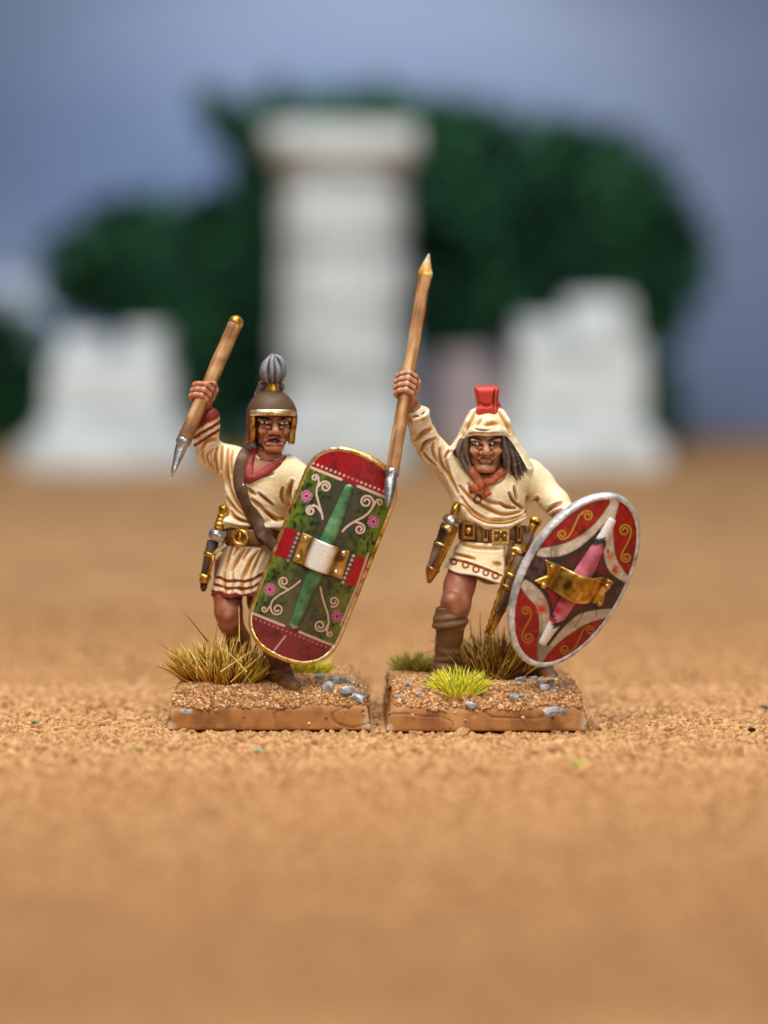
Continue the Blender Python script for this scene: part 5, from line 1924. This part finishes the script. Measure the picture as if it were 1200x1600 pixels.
    col = stroke(col, PX, fr_ & (PX[:, 1] > 860), [(693, 873), (717, 876), (737, 881.7), (763, 891), (785, 900)], 1.1, C(150, 84, 22), .8)
    dx, dy = PX[:, 0] - 746.5, PX[:, 1] - 780
    q = np.hypot((dx * .92 + dy * .38) / 6.2, (-dx * .38 + dy * .92) / 8.4)
    col = mix(col, RUST, np.clip(3.5 - np.abs(q - .8) * 12, 0, 1) * fr_)
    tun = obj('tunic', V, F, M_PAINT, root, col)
    cast = Caster(V, F)
    # rolled cuff
    ctr = P(650.5, 645, -.30)
    d = norm(P(650, 640, -.32) - P(656, 664, -.24))
    e1 = norm(np.cross(d, [0, 1, 0]))
    e2 = np.cross(d, e1)
    a = np.linspace(0, 2 * math.pi, 40, endpoint=False)
    for off, rr, th in ((-2, 17.5, 3.4), (-9, 17, 2.6)):
        A = ctr + d * (off * S) + np.outer(np.cos(a), e1) * rr * S + np.outer(np.sin(a), e2) * rr * S
        V, F = tube(A, th * S, closed=True, ns=10)
        obj('cuff', V, F, M_PAINT, tun, tri_col(V, CREAM, OCHRE, CREAM_HI, 20))

    # ---------- crossed neck cloth
    RC = (C(176, 84, 46), C(110, 46, 22), C(206, 116, 74))
    for pts, w, lift in (([(788, 735, -.12), (776, 744, -.17), (762, 753, -.22), (748, 760, -.24), (733, 766, -.2)], 12.5, 3.0), ([(736, 731, -.14), (744, 744, -.2), (752, 757, -.25), (763, 775, -.22)], 13, 6.0)):
        A, Nn_ = [], []
        for q in smoothline(pts, 6):
            h, n_ = cast.hit(q[0], q[1], q[2])
            A.append(P(q[0], q[1], min(q[2], h[1] - lift * S)))
            Nn_.append(norm([n_[0] * .5, -1, .15 + max(0, n_[2]) * .4]))
        A = np.array(A)
        for _ in range(4):
            A[1:-1] = .5 * A[1:-1] + .25 * (A[:-2] + A[2:])
        V, F = ribbon(A, Nn_, w * S, 3.6 * S)
        obj('neck_cloth', V, F, M_PAINT, tun, tri_col(V, *RC, 22))

    # ---------- belt with metal plates
    cx, cz, cy = P(771, 833, 0)[0], P(771, 833, .02)[2], .02
    rx, ry = 52.5, 39.5
    a = np.linspace(0, 2 * math.pi, 72, endpoint=False)
    A = np.stack([cx + rx * S * np.cos(a), cy + ry * S * np.sin(a), cz - 0.02 * np.cos(a)], -1)
    Nn = np.stack([np.cos(a) / rx, np.sin(a) / ry, 0 * a], -1)
    V, F = ribbon(A, Nn, 27 * S, 3.0 * S, closed=True)
    DARK = (C(92, 62, 34), C(36, 22, 12), C(176, 130, 66))
    belt = obj('belt', V, F, M_PAINT, root, tri_col(V, *DARK, 16))

    def on_belt(px, py, lift=3.0):
        x = P(px, 836, -.2)[0]
        q = max(-1, min(1, (x - cx) / (rx * S)))
        an = -math.acos(q)
        p = np.array([cx + (rx + lift) * S * math.cos(an), cy + (ry + lift) * S * math.sin(an), 0])
        p[2] = P(px, py, p[1])[2]
        n = norm([math.cos(an) / rx, math.sin(an) / ry, 0])
        t = norm(np.cross([0, 0, 1.0], n))
        return p, n, (t if t[0] > 0 else -t)

    def plate(name, px, py, hw, hh, t=2.4, rim=2.2, deco=None):
        p, n, ux = on_belt(px, py)
        up = np.array([0, 0, 1.0])
        cs = [p + ux * (x * hw * S) + up * (z * hh * S) for x, z in ((-1, -1), (1, -1), (1, 1), (-1, 1))]
        V = cs + [q + n * t * S for q in cs] + [p + (q - p) * .72 + n * t * S for q in cs] + [p + (q - p) * .66 + n * (t - 1.2) * S for q in cs]
        F = []
        for k in range(4):
            l = (k + 1) % 4
            F += [(k, l, 4 + l, 4 + k), (4 + k, 4 + l, 8 + l, 8 + k), (8 + k, 8 + l, 12 + l, 12 + k)]
        F.append((12, 13, 14, 15))
        V = np.array(V)
        cc = np.tile(C(170, 124, 56), (16, 1))
        cc[4:12] = C(226, 186, 106)
        cc[12:] = C(128, 92, 44)
        o = obj(name, V, F, M_METAL, belt, cc, smooth=False)
        return o, p + n * t * S, n, ux
    o, p, n, ux = plate('belt_plate', 735.5, 829, 11.5, 13.5)
    rivet('belt_stud', p, n, 5.4 * S, belt, C(196, 150, 76), C(246, 222, 170), .8)
    plate('belt_plate', 759.5, 833, 3.4, 13)
    plate('belt_plate', 781, 838, 13.5, 11.5)
    for dx, dz in ((0, 6), (6, 0), (0, -6), (-6, 0), (-11, 5), (11, 5), (-11, -5), (11, -5)):
        p, n, ux = on_belt(781 + dx, 838 - dz, 5)
        rivet('belt_stud', p, n, 2.7 * S, belt, C(206, 164, 84), C(246, 222, 170), .8)
    plate('belt_plate', 808, 833, 3.2, 13)

    # ---------- dagger on his right hip
    dy = -.20
    V, F = tube([P(716, 786, dy + .04), P(712, 796, dy + .02), P(708.5, 806, dy)], np.array([5.5, 7, 6.5]) * S, ns=12)
    gr = obj('dagger_grip', V, F, M_METAL, root, tri_col(V, GOLD, GOLD_LO, GOLD_HI, 30))
    d = norm(P(716, 786, dy) - P(690, 850, dy))
    q = P(706, 811, dy)
    V, F = tube([q - d * 8 * S, q - d * 6 * S, q - d * 2 * S, q + d * 3 * S, q + d * 7 * S], np.array([11, 14, 14.5, 12, 7]) * S, ns=18)
    obj('dagger_guard', V, F, M_METAL, gr, tri_col(V, C(150, 130, 110), C(70, 50, 36), STEEL_HI, 18))
    prof = [(703, 820, 13.5), (699, 832, 14), (694, 846, 13), (690, 852, 13), (685, 866, 12), (678, 884, 10), (675, 892, 10.5), (672, 902, 7), (670, 911, 3)]
    V, F = tube([P(x, y, dy) for x, y, r in prof], np.array([r for *_, r in prof]) * S, ns=18)
    PXs = proj(V)
    cc = tri_col(V, C(116, 86, 56), C(44, 28, 18), C(228, 212, 190), 12, 3)
    cc = mix(cc, mix(np.tile(GOLD, (len(V), 1)), GOLD_LO, (.5 - vnoise(V, 24, 2)) * 3), (PXs[:, 0] - 668 - (912 - PXs[:, 1]) * .42) * .35 + .2)
    cc = mix(cc, mix(np.tile(C(196, 150, 76), (len(V), 1)), GOLD_LO, (.5 - vnoise(V, 24, 2)) * 3), (PXs[:, 1] - 884) / 3)
    ds = obj('dagger_sheath', V, F, M_METAL, root, cc)
    for x, y, r in ((691, 851, 14.2), (676.5, 889, 11.5), (701, 826, 14.6)):
        q = P(x, y, dy)
        V, F = tube([q - d * 2.4 * S, q, q + d * 2.4 * S], np.array([r * .93, r, r * .93]) * S, ns=16)
        obj('sheath_band', V, F, M_METAL, ds, tri_col(V, C(180, 130, 60), GOLD_LO, GOLD_HI, 30))

    # ---------- long sword slung before the left hip
    ya, yb = -.46, -.34
    d = norm(P(818, 862, ya) - P(764, 990, yb))
    prof = [(815, 868, 15), (808, 886, 14.5), (799, 908, 13.5), (789, 934, 12), (780, 956, 10), (772, 975, 7.5), (765, 990, 5), (763, 994, 2.5)]
    T = np.linspace(0, 1, len(prof))
    V, F = tube([P(x, y, ya + (yb - ya) * t) for (x, y, r), t in zip(prof, T)], np.array([r for *_, r in prof]) * S * .8, ns=16)
    cc = tri_col(V, C(98, 70, 48), C(36, 22, 14), C(170, 136, 100), 14, 3)
    PXs = proj(V)
    cc = mix(cc, GOLD, (PXs[:, 1] - 972) / 4)
    sc = obj('scabbard', V, F, M_PAINT, root, cc)
    side = norm(np.cross(d, [0, 1.0, 0]))
    if side[0] > 0:
        side = -side
    L = [P(x, y, ya + (yb - ya) * t) + side * (r * .80 * S) + np.array([0, -.02, 0]) for (x, y, r), t in zip(prof[:-1], T)]
    L2 = smoothline(L, 5)
    rr = 4.2 + 0.9 * np.sin(np.arange(len(L2)) * 1.9)
    V, F = tube(L2, rr * S, ns=10)
    obj('scabbard_edge', V, F, M_METAL, sc, tri_col(V, C(200, 152, 70), GOLD_LO, GOLD_HI, 28))
    for x, y, r, t in ((801.5, 898, 15.5, .28), (794, 916, 15, .42), (781, 951, 11.5, .68), (772, 972, 8.6, .85)):
        q = P(x, y, ya + (yb - ya) * t)
        V, F = tube([q - d * 3.2 * S, q - d * 1.5 * S, q + d * 1.5 * S, q + d * 3.2 * S], np.array([r * .92, r, r, r * .92]) * S * .92, ns=16)
        obj('scabbard_band', V, F, M_METAL, sc, tri_col(V, C(200, 152, 70), GOLD_LO, GOLD_HI, 28))
    q = P(767, 984, yb)
    rivet('chape', q + np.array([0, -.02, 0]), d, 7 * S, sc, GOLD, GOLD_HI, 1.1)
    q = P(812, 864, ya)
    V, F = tube([q - side * 14 * S - d * 0 * S, q - side * 8 * S + d * 2 * S, q, q + side * 9 * S + d * 1.5 * S, q + side * 15 * S - d * 3 * S], np.array([5, 6.5, 7.5, 6.5, 6]) * S, ns=14)
    gd = obj('sword_guard', V, F, M_METAL, root, tri_col(V, C(206, 164, 90), GOLD_LO, C(255, 240, 200), 22))
    V, F = tube([P(818, 862, ya), P(822, 852, ya), P(826, 841, ya), P(829, 832, ya), P(833, 822, ya), P(836, 814, ya)], np.array([8, 7, 8.5, 7, 8, 5]) * S, ns=14)
    cc = tri_col(V, C(190, 140, 56), GOLD_LO, GOLD_HI, 22, 4)
    PXs = proj(V)
    cc = mix(cc, STEEL, 1.5 - np.abs(PXs[:, 1] - 840) / 5)
    gp = obj('sword_grip', V, F, M_METAL, gd, cc)
    q = P(836, 817, ya)
    V, F = tube([q - side * 9 * S + d * 1 * S, q - side * 3 * S + d * 3 * S, q + side * 4 * S + d * 2 * S, q + side * 9 * S + d * 0], np.array([5, 7.5, 7.5, 5]) * S, ns=14)
    obj('sword_pommel', V, F, M_METAL, gd, tri_col(V, GOLD, GOLD_LO, GOLD_HI, 22))
    V, F = laid_strap(cast, [(800, 846), (797, 858), (795, 872), (796, 884)], 9, 2.5, 1.5 * S, 5, -.3)
    obj('sword_strap', V, F, M_PAINT, belt, tri_col(V, *DARK, 16))

    # ---------- boots: a tall wrinkled one with turned cuff, one half hidden behind the shield
    bv = Vol(*lo_hi(640, 1095, 760, 945, -.75, .35), 0.0085)
    bv.limb([(704, 968, -.22, 24.5), (703, 990, -.20, 20.5), (700, 1015, -.16, 18.5), (696, 1040, -.14, 17.5), (693, 1056, -.14, 18)], 5)
    for (x, y, w, k_, tl) in ((702, 1003, 17.5, 3.2, .12), (700, 1017, 16.5, 3.6, -.16), (698, 1028, 16, 3.0, .1), (695.5, 1041, 16, 3.6, -.1)):
        bv.torus(P(x, y, -.165), w * S, k_ * S, tl, 6 * S)
    bv.limb([(692, 1058, -.18, 17), (680, 1066, -.36, 14), (670, 1072, -.48, 11.5)], 7)
    bv.cap(P(704, 952, -.22), P(702, 962, -.22), 23 * S, 23 * S, 3 * S)
    for yy, rr_, k_, tl in ((963, 22.5, 5.0, .16), (974, 23.5, 5.5, .12)):
        bv.torus(P(703.5, yy, -.22), rr_ * S, k_ * S, tl, 4 * S)
    bv.cap(P(704.5, 938, -.225), P(704.5, 962, -.225), 20.5 * S, 20.5 * S, 1.5 * S, 'sub')
    BT = (C(112, 78, 48), C(58, 36, 20), C(154, 118, 80))
    sculpt('boot', bv, M_PAINT, root, *BT, 6, 5, 2, 1, 3)
    bv = Vol(*lo_hi(800, 1095, 900, 1000, -.5, .6), 0.010)
    bv.limb([(843, 1015, .19, 18), (846, 1040, .20, 17), (848, 1056, .18, 18)], 5)
    bv.limb([(848, 1054, .14, 17), (857, 1059, -.05, 14), (862, 1064, -.18, 12)], 7)
    bv.limb([(830, 1048, .02, 3), (862, 1047, .04, 3)], 3)
    sculpt('boot', bv, M_PAINT, root, *BT, 6, 5, 2, 1, 4)

    # ---------- hair
    hv = Vol(*lo_hi(700, 770, 840, 640, -.38, .35), 0.0078)
    hv.ell(P(759, 690, .06), np.array([33, 34, 40]) * S)
    for i in range(7):                                    # ragged locks on the left
        f = i / 6
        x0, y0 = 728 - 7 * f + rng.uniform(-2, 2), 682 + 14 * f
        x1, y1 = 717 + 12 * (1 - f) * .5 + rng.uniform(-3, 3), 700 + 20 * f
        x2, y2 = 719 + 9 * (1 - abs(f - .3)) + rng.uniform(-4, 4), 713 + 27 * f
        z = -.14 + .12 * f
        L = smoothline([(x0 + 3, y0 - 4, z + .02), (x1, (y0 + y1) / 2, z), (x1 + 1, y1, z - .01), (x2, y2, z)], 4)
        hv.limb([(*p, r) for p, r in zip(L, np.linspace(5.0, 2.2, len(L)))], 1.4)
    for (a_, b_, c_) in (((728, 684), (726, 704), (734, 726)), ((727, 692), (722, 716), (733, 738)), ((722, 688), (716, 706), (726, 730)), ((730, 680), (728, 700), (731, 716))):
        L = smoothline([(*a_, -.16), (*b_, -.19), (*c_, -.18)], 5)
        hv.limb([(*p, r) for p, r in zip(L, np.linspace(5.2, 2.6, len(L)))], 1.4)
    for i, (bx, by) in enumerate(((788, 720), (790, 730), (795, 738), (799, 744), (804, 748), (808, 751), (813, 749), (817, 743), (820, 736), (803, 738), (811, 741), (795, 730), (806, 744))):
        z = -.16 + rng.uniform(-.035, .035) + .004 * i
        L = smoothline([(785 + i * .45, 680, z), (787 + i * .8, 694, z - .02), (790 + (bx - 790) * .62, 712, z - .02), (bx, by, z - .01)], 5)
        rr = np.interp(np.linspace(0, 1, len(L)), [0, .5, .8, 1], [3.6, 4.2, 4.0, 1.4])
        hv.limb([(*p, r) for p, r in zip(L, rr)], 1.0)
    V, F = hv.mesh()
    V = smooth_mesh(V, F, 1)
    col, N, c = wash_paint(V, F, C(70, 54, 46), C(24, 16, 14), C(150, 128, 116), 6, 6, 1, .2, 6)
    obj('hair', V, F, M_PAINT, root, col)

    # ---------- hood and crest
    hv = Vol(*lo_hi(694, 775, 846, 622, -.42, .5), 0.0078)
    out = [(744, 637), (735, 642), (729, 652), (722, 667), (714, 684), (703, 700), (705, 709), (722, 728), (742, 752), (790, 752), (822, 744), (835, 735), (833, 728), (822, 708), (812, 692), (803, 674), (797, 656), (789, 643), (781, 637), (762, 632)]
    hv.poly(out, .08, .34, .22)
    hv.ell(P(760, 668, .0), np.array([34, 46, 31]) * S, 8 * S)
    hv.limb([(741, 645, -.12, 6), (733, 660, -.16, 6), (728, 672, -.16, 5)], 5)
    hv.limb([(783, 645, -.12, 6), (791, 660, -.16, 6), (796, 674, -.14, 5)], 5)
    hv.limb([(731, 676, -.20, 5), (744, 673, -.27, 6), (760, 674, -.30, 6.5), (776, 673, -.27, 6), (790, 675, -.20, 5)], 6)
    hv.limb([(790, 675, -.18, 5), (803, 692, -.14, 4.5), (815, 710, -.10, 4.5), (830, 732, -.06, 5)], 5)
    hv.limb([(731, 677, -.18, 5), (720, 689, -.13, 4.5), (706, 703, -.08, 5)], 5)
    op = [(730, 684), (744, 681), (760, 682.5), (776, 681), (791, 682), (800, 692), (812, 711), (826, 737), (812, 790), (715, 790), (709, 707), (719, 694)]
    hv.poly(op, -.32, .40, .02, 2 * S, 'sub')
    hv.poly([(735, 736), (800, 736), (830, 745), (830, 800), (700, 800), (712, 730)], 0, .7, .02, 2 * S, 'sub')
    V, F = hv.mesh()
    V = smooth_mesh(V, F, 2)
    N = normals(V, F)
    V, wsh = folds_apply(V, N, [([(741, 669), (750, 672), (764, 672.5)], 1.8, 3.5, .9), ([(758, 664), (768, 662), (777, 662)], 2.6, 3.0, .7), ([(741, 645), (734, 660), (722, 682)], 2.2, 2.6, .45),
                                ([(780, 644), (790, 660), (797, 676)], 2.2, 2.6, .45), ([(733, 678), (747, 677), (762, 678), (780, 677)], 1.4, 2.0, .5), ([(752, 655), (745, 664)], 2, 2, .3)])
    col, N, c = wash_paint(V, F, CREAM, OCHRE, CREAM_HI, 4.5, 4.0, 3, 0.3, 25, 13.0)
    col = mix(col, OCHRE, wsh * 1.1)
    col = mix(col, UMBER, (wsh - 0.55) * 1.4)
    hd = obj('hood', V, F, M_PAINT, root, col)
    cv = Vol(*lo_hi(732, 662, 792, 596, -.22, .5), 0.0075)
    cv.poly([(741, 606), (745, 603.5), (774, 603), (779, 605.5), (777.5, 622), (778, 634), (775, 645), (766, 654), (757, 654), (750, 648), (746, 634), (744, 622)], .10, .28, .05)
    cv.limb([(749, 642, -.18, 6), (760, 645, -.275, 8), (771, 642, -.18, 6)], 6)
    cv.limb([(777, 634, .1, 5), (782, 646, .14, 5)], 6)
    cv.limb([(752, 600, -.2, 7), (770, 600, -.2, 7)], 6, 'sub')
    V, F = cv.mesh()
    V = smooth_mesh(V, F, 2)
    N = normals(V, F)
    V, wsh = folds_apply(V, N, [([(773.5, 608), (771, 624), (772, 642)], 1.6, 2.6, .9), ([(748, 630), (760, 634), (770, 631)], 2, 1.2, .3)])
    col, N, c = wash_paint(V, F, C(196, 52, 40), C(130, 20, 22), C(226, 96, 66), 5, 4, 2, .35, 8)
    col = mix(col, C(112, 16, 20), wsh)
    obj('crest', V, F, M_PAINT, hd, col)

    # ---------- javelin held overhead, its iron point before the green shield's rim
    build_spear(root, (664, 432, .18), (612, 742, -.86), 9.9, 10.8,
                [(663.2, 437, .17, 10.2), (664.2, 431, .19, 11.6), (664.6, 427, .20, 12), (665.2, 422, .21, 10), (667.5, 410, .25, 5.8), (669.8, 399, .28, 2.4), (670.3, 396, .29, .8)],
                [(613.5, 733, -.83, 10.2), (612.2, 740, -.855, 11.6), (611.6, 744, -.865, 8.6), (610.5, 752, -.885, 9.6), (609, 765, -.92, 8.4), (607.5, 778, -.95, 6.5), (606.2, 788, -.98, 4), (605.6, 793, -.99, 1.2)], seed=9, pale_above=418)

    # ---------- oval shield
    yaw = math.radians(24)
    fr = frame(898, 906, -.78, (.49, -.872), yaw)
    c, u, vv, nn, s = fr
    a_, b = 145 * s, 77 / math.cos(yaw) * s

    def surf(x, y):
        return 0.07 - 0.10 * (x / b) ** 2 - 0.05 * (y / a_) ** 2

    def fn(X, Y, Z):
        g = (np.sqrt((X / b) ** 2 + (Y / a_) ** 2) - 1) * 92 * s
        return -smin(-(g + 0 * Z), -(np.abs(Z - surf(X, Y)) - 0.03), 0.02)
    Lc, Wc, F = local_mesh(fr, fn, (b * 1.08, a_ * 1.06, 0.2), 0.0062)
    N = normals(Wc, F)
    fr_ = N @ nn > 0.25
    PX = proj(Wc)
    n1, n2 = vnoise(Wc, 7, 21), vnoise(Wc, 26, 22)
    o7 = lambda L: [(850 + x / 7.5, 760 + y / 7.5) for x, y in L]
    o8 = lambda L: [(790 + x / 7.5, 890 + y / 7.5) for x, y in L]
    UL = smoothline(o7([(770, 195), (700, 300), (600, 425), (450, 555), (250, 660), (0, 718), (-60, 724)]), 5).tolist()
    ULi = smoothline(o7([(700, 440), (600, 560), (530, 625), (400, 730), (200, 820), (0, 832), (-90, 812)]), 5).tolist()
    UR = smoothline(o7([(872, 235), (830, 400), (815, 560), (840, 800), (900, 930), (1010, 1075), (1050, 1110)]), 5).tolist()
    URi = smoothline(o7([(780, 430), (705, 620), (695, 780), (740, 960), (830, 1060), (940, 1130), (1000, 1160)]), 5).tolist()
    LL = smoothline(o8([(150, 170), (185, 220), (260, 330), (350, 430), (385, 560), (392, 700), (372, 900), (365, 1120)]), 5).tolist()
    LLi = smoothline(o8([(240, 110), (330, 170), (430, 260), (500, 400), (520, 560), (495, 720), (450, 880)]), 5).tolist()
    LR = smoothline(o8([(1260, 550), (1190, 568), (1000, 620), (830, 710), (640, 845), (500, 990), (425, 1120)]), 5).tolist()
    LRi = smoothline(o8([(1280, 450), (1100, 462), (880, 510), (720, 630), (620, 740), (500, 890)]), 5).tolist()
    DK = C(62, 44, 44)
    col = mix(np.tile(DK, (len(Wc), 1)), C(34, 24, 26), (.5 - n2) * 2)
    col = mix(col, C(92, 62, 52), (n1 * .5 + n2 * .5 - .52) * 4)
    RED = mix(mix(np.tile(C(150, 16, 14), (len(Wc), 1)), C(92, 10, 12), (.5 - n1) * 2 + (.5 - n2)), C(196, 34, 22), (n2 - .55) * 2)
    BONE = mix(mix(np.tile(C(206, 192, 172), (len(Wc), 1)), C(150, 130, 108), (.48 - n1) * 2.4), C(226, 218, 204), (n2 - .5) * 2)
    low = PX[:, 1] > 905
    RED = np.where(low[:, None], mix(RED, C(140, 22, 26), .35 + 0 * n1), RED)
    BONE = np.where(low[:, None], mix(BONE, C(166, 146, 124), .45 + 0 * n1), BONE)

    def fill(col, A, cc, soft=.7):
        d = poly_sdf(PX, np.asarray(A, float))
        return mix(col, cc, np.clip((soft - d) / (2 * soft), 0, 1) * fr_)
    # wedge between spine and bands carries a maroon field edged in black
    MAR = mix(np.tile(C(126, 34, 44), (len(Wc), 1)), C(86, 24, 30), (.5 - n1) * 2)
    col = fill(col, o7([(700, 700), (560, 760), (300, 850), (320, 880), (700, 1040), (760, 1040), (690, 900)]), MAR, 2.0)
    col = fill(col, o8([(480, 240), (560, 230), (640, 300), (590, 380), (560, 470), (540, 360)]), C(150, 30, 28), 1.5)
    col = fill(col, o8([(830, 390), (980, 400), (900, 450), (770, 520)]), MAR, 1.5)
    col = fill(col, UL + ULi[::-1], BONE)
    col = fill(col, UR + URi[::-1], BONE)
    col = fill(col, LL + LLi[::-1], BONE)
    col = fill(col, LR + LRi[::-1], BONE)
    col = fill(col, o7([(770, 195), (872, 235), (830, 400), (790, 480), (700, 480), (600, 540), (640, 400)]), BONE)
    col = fill(col, o8([(392, 700), (470, 800), (480, 890), (560, 900), (500, 990), (425, 1120), (365, 1120)]), mix(BONE, C(96, 70, 48), .55 + 0 * n1))
    col = fill(col, [(950, 790), (968, 796), (978, 762), (950, 758)], BONE)
    col = fill(col, UL + [(800, 855), (800, 740), (954, 760)], RED)
    col = fill(col, UR + [(1040, 910), (1040, 750), (968, 755)], RED)
    col = fill(col, LL + [(830, 1080), (760, 1080), (760, 900)], RED)
    col = fill(col, LR + [(850, 1090), (1020, 1080), (1020, 940)], RED)
    for A in (UL, UR, LL, LR):
        col = stroke(col, PX, fr_, A, .7, C(110, 60, 44), 1.0)
    for A in (ULi, URi, LLi, LRi):
        col = stroke(col, PX, fr_, A, .9, C(58, 42, 38), 1.0)
    # splashes of red-orange on the bone bands
    spl = vnoise(Wc, 13, 31) * .6 + vnoise(Wc, 31, 32) * .4
    for cx, cy, rx_, ry_ in ((953, 858, 9, 20), (961, 890, 9, 9), (846, 949, 10, 15), (853, 964, 7, 10)):
        q = np.exp(-(((PX[:, 0] - cx) / rx_) ** 2 + ((PX[:, 1] - cy) / ry_) ** 2))
        col = mix(col, C(196, 66, 28), (q * 1.6 - .35) * np.clip((spl - .36) * 5, 0, 1) * fr_)
    GS, GD = C(204, 142, 44), C(176, 104, 36)
    SS = [(spiral(o7([(512, 345)])[0], 9.2, 195, 1.5, True), GS), (o7([(455, 300), (410, 340), (380, 410), (340, 500), (300, 570), (282, 595)]), GS), (spiral(o7([(215, 560)])[0], 8.8, 30, 1.45, True), GS),
          (spiral(o7([(945, 515)])[0], 10.2, 0, 1.5, False), GS), (o7([(1022, 520), (1010, 590), (970, 680), (930, 750), (908, 810)]), GS), (spiral(o7([(965, 830)])[0], 8.4, 180, 1.4, False), GS),
          (spiral(o8([(240, 485)])[0], 8.0, 20, 1.4, False), GD), (o8([(300, 520), (290, 570), (250, 640), (210, 710), (192, 780)]), GD), (spiral(o8([(265, 795)])[0], 9.6, 180, 1.45, False), GD),
          (spiral(o8([(990, 715)])[0], 8.2, 195, 1.4, True), GD), (o8([(912, 700), (880, 770), (850, 840), (815, 910), (770, 960)]), GD), (spiral(o8([(697, 935)])[0], 8.8, 20, 1.45, True), GD)]
    for L, cc in SS:
        col = stroke(col, PX, fr_, L, 2.4, C(96, 44, 14), 1.2)
    for L, cc in SS:
        col = stroke(col, PX, fr_, L, 1.3, cc, .6)
    # board joints scribed across the face
    for L in (o8([(940, 470), (800, 680)]), o8([(1062, 470), (1068, 560)]), o8([(425, 560), (425, 700), (370, 1080)]), o7([(88, 705), (88, 830)])):
        col = stroke(col, PX, fr_, L, .5, C(72, 56, 44), .7)
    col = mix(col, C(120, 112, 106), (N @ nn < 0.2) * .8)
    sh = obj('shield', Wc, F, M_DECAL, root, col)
    an = np.linspace(0, 2 * math.pi, 220, endpoint=False)
    A = np.array([c + u * (b * math.cos(t)) + vv * (a_ * math.sin(t)) + nn * (surf(b * math.cos(t), a_ * math.sin(t)) - .004) for t in an])
    V, F = tube(A, (6.0 + .5 * (rng.random(220) - .5)) * s, closed=True, ns=12)
    cen = A[np.repeat(np.arange(220), 12)]
    V = V + np.outer((V - cen) @ nn, nn) * 0.7 - nn * .012
    obj('shield_rim', V, F, M_PEARL, sh, tri_col(V, C(204, 204, 207), C(150, 148, 150), C(240, 240, 242), 10, 5))
    V, F = spindle(fr, 116, 18, 6.5, 12, lambda x, y: surf(x, y) + .028)
    Lv = (V - c) @ vv / s
    Lu = (V - c) @ u / s
    k1 = vnoise(V, 12, 3)
    cg = mix(mix(np.tile(C(196, 100, 122), (len(V), 1)), C(150, 66, 84), (.5 - k1) * 2), C(228, 152, 170), (k1 - .5) * 2)
    ab = np.abs(Lv)
    cg = mix(cg, C(40, 32, 34), (ab - 70 + 0.9 * np.abs(Lu)) / 2)
    cg = mix(cg, C(228, 222, 214), (ab - 82 + 0.9 * np.abs(Lu)) / 2)
    cg = mix(cg, C(112, 84, 66), (ab - 113) / 3)
    cg = np.where(((Lv < -34) & (Lv > -74))[:, None], mix(cg, C(176, 28, 34), 1.6 - np.hypot((Lu + 9) / 5.5, (np.mod(-Lv - 6, 19) - 9) / 5)) if True else cg, cg)
    obj('shield_spine', V, F, M_DECAL, sh, cg)
    # forked brass plate over the grip
    k7 = lambda x, y: (780 + x / 5, 750 + y / 5)
    plp = [k7(*q) for q in ((375, 632), (455, 662), (530, 692), (620, 728), (700, 748), (790, 748), (850, 770), (906, 800), (868, 850), (832, 890), (826, 940), (815, 992), (730, 962), (640, 952), (560, 940), (495, 908), (400, 850), (285, 802), (330, 775), (385, 752), (386, 695))]
    e_u, e_v = proj(np.array([c + u * .1]))[0] - proj(np.array([c]))[0], proj(np.array([c + vv * .1]))[0] - proj(np.array([c]))[0]
    J = np.linalg.inv(np.stack([e_u, e_v], 1)) * .1
    pc = (np.array(plp) - proj(np.array([c + nn * .12]))[0]) @ J.T

    def bulge(x):
        return 0.095 * np.clip(1 - (np.abs(x) / (34 * s)) ** 2.4, 0, 1) - 0.03 * np.exp(-((np.abs(x) / s - 40) / 7) ** 2)

    def fnp(X, Y, Z):
        gx, gy = np.broadcast_arrays(X[:, :, 0], Y[:, :, 0])
        d2 = poly_sdf(np.stack([gx.ravel(), gy.ravel()], -1), pc).reshape(gx.shape)[:, :, None]
        zz = np.abs(Z - surf(X, Y) - 0.055 - bulge(X)) - 0.02
        return -smin(-(d2 + 0 * zz), -zz, 0.016)
    Lp, Wp, F = local_mesh(fr, fnp, (86 * s, 60 * s, 0.3), 0.007)
    Wp = smooth_mesh(Wp, F, 1)
    Np = normals(Wp, F)
    dd = poly_sdf(Lp[:, :2], pc)
    colp = tri_col(Wp, C(182, 134, 50), C(90, 56, 18), C(236, 196, 104), 9, 16)
    colp = mix(colp, C(240, 206, 120), np.clip(1 + dd / (3 * s), 0, 1) * .7)
    colp = mix(colp, C(120, 76, 26), np.exp(-((np.abs(Lp[:, 0]) / s - 36) / 5) ** 2) * .7)
    bp = obj('boss_plate', Wp, F, M_METAL, sh, colp)
    for x, y in ((420, 688), (355, 828), (850, 836), (786, 968)):
        q = (np.array(k7(x, y)) - proj(np.array([c + nn * .12]))[0]) @ J.T
        rivet('rivet', c + u * q[0] + vv * q[1] + nn * (surf(q[0], q[1]) + .078 + bulge(q[0])), nn, 5.2 * s, bp, C(214, 170, 90), C(250, 230, 170))
    return root


figure_b()
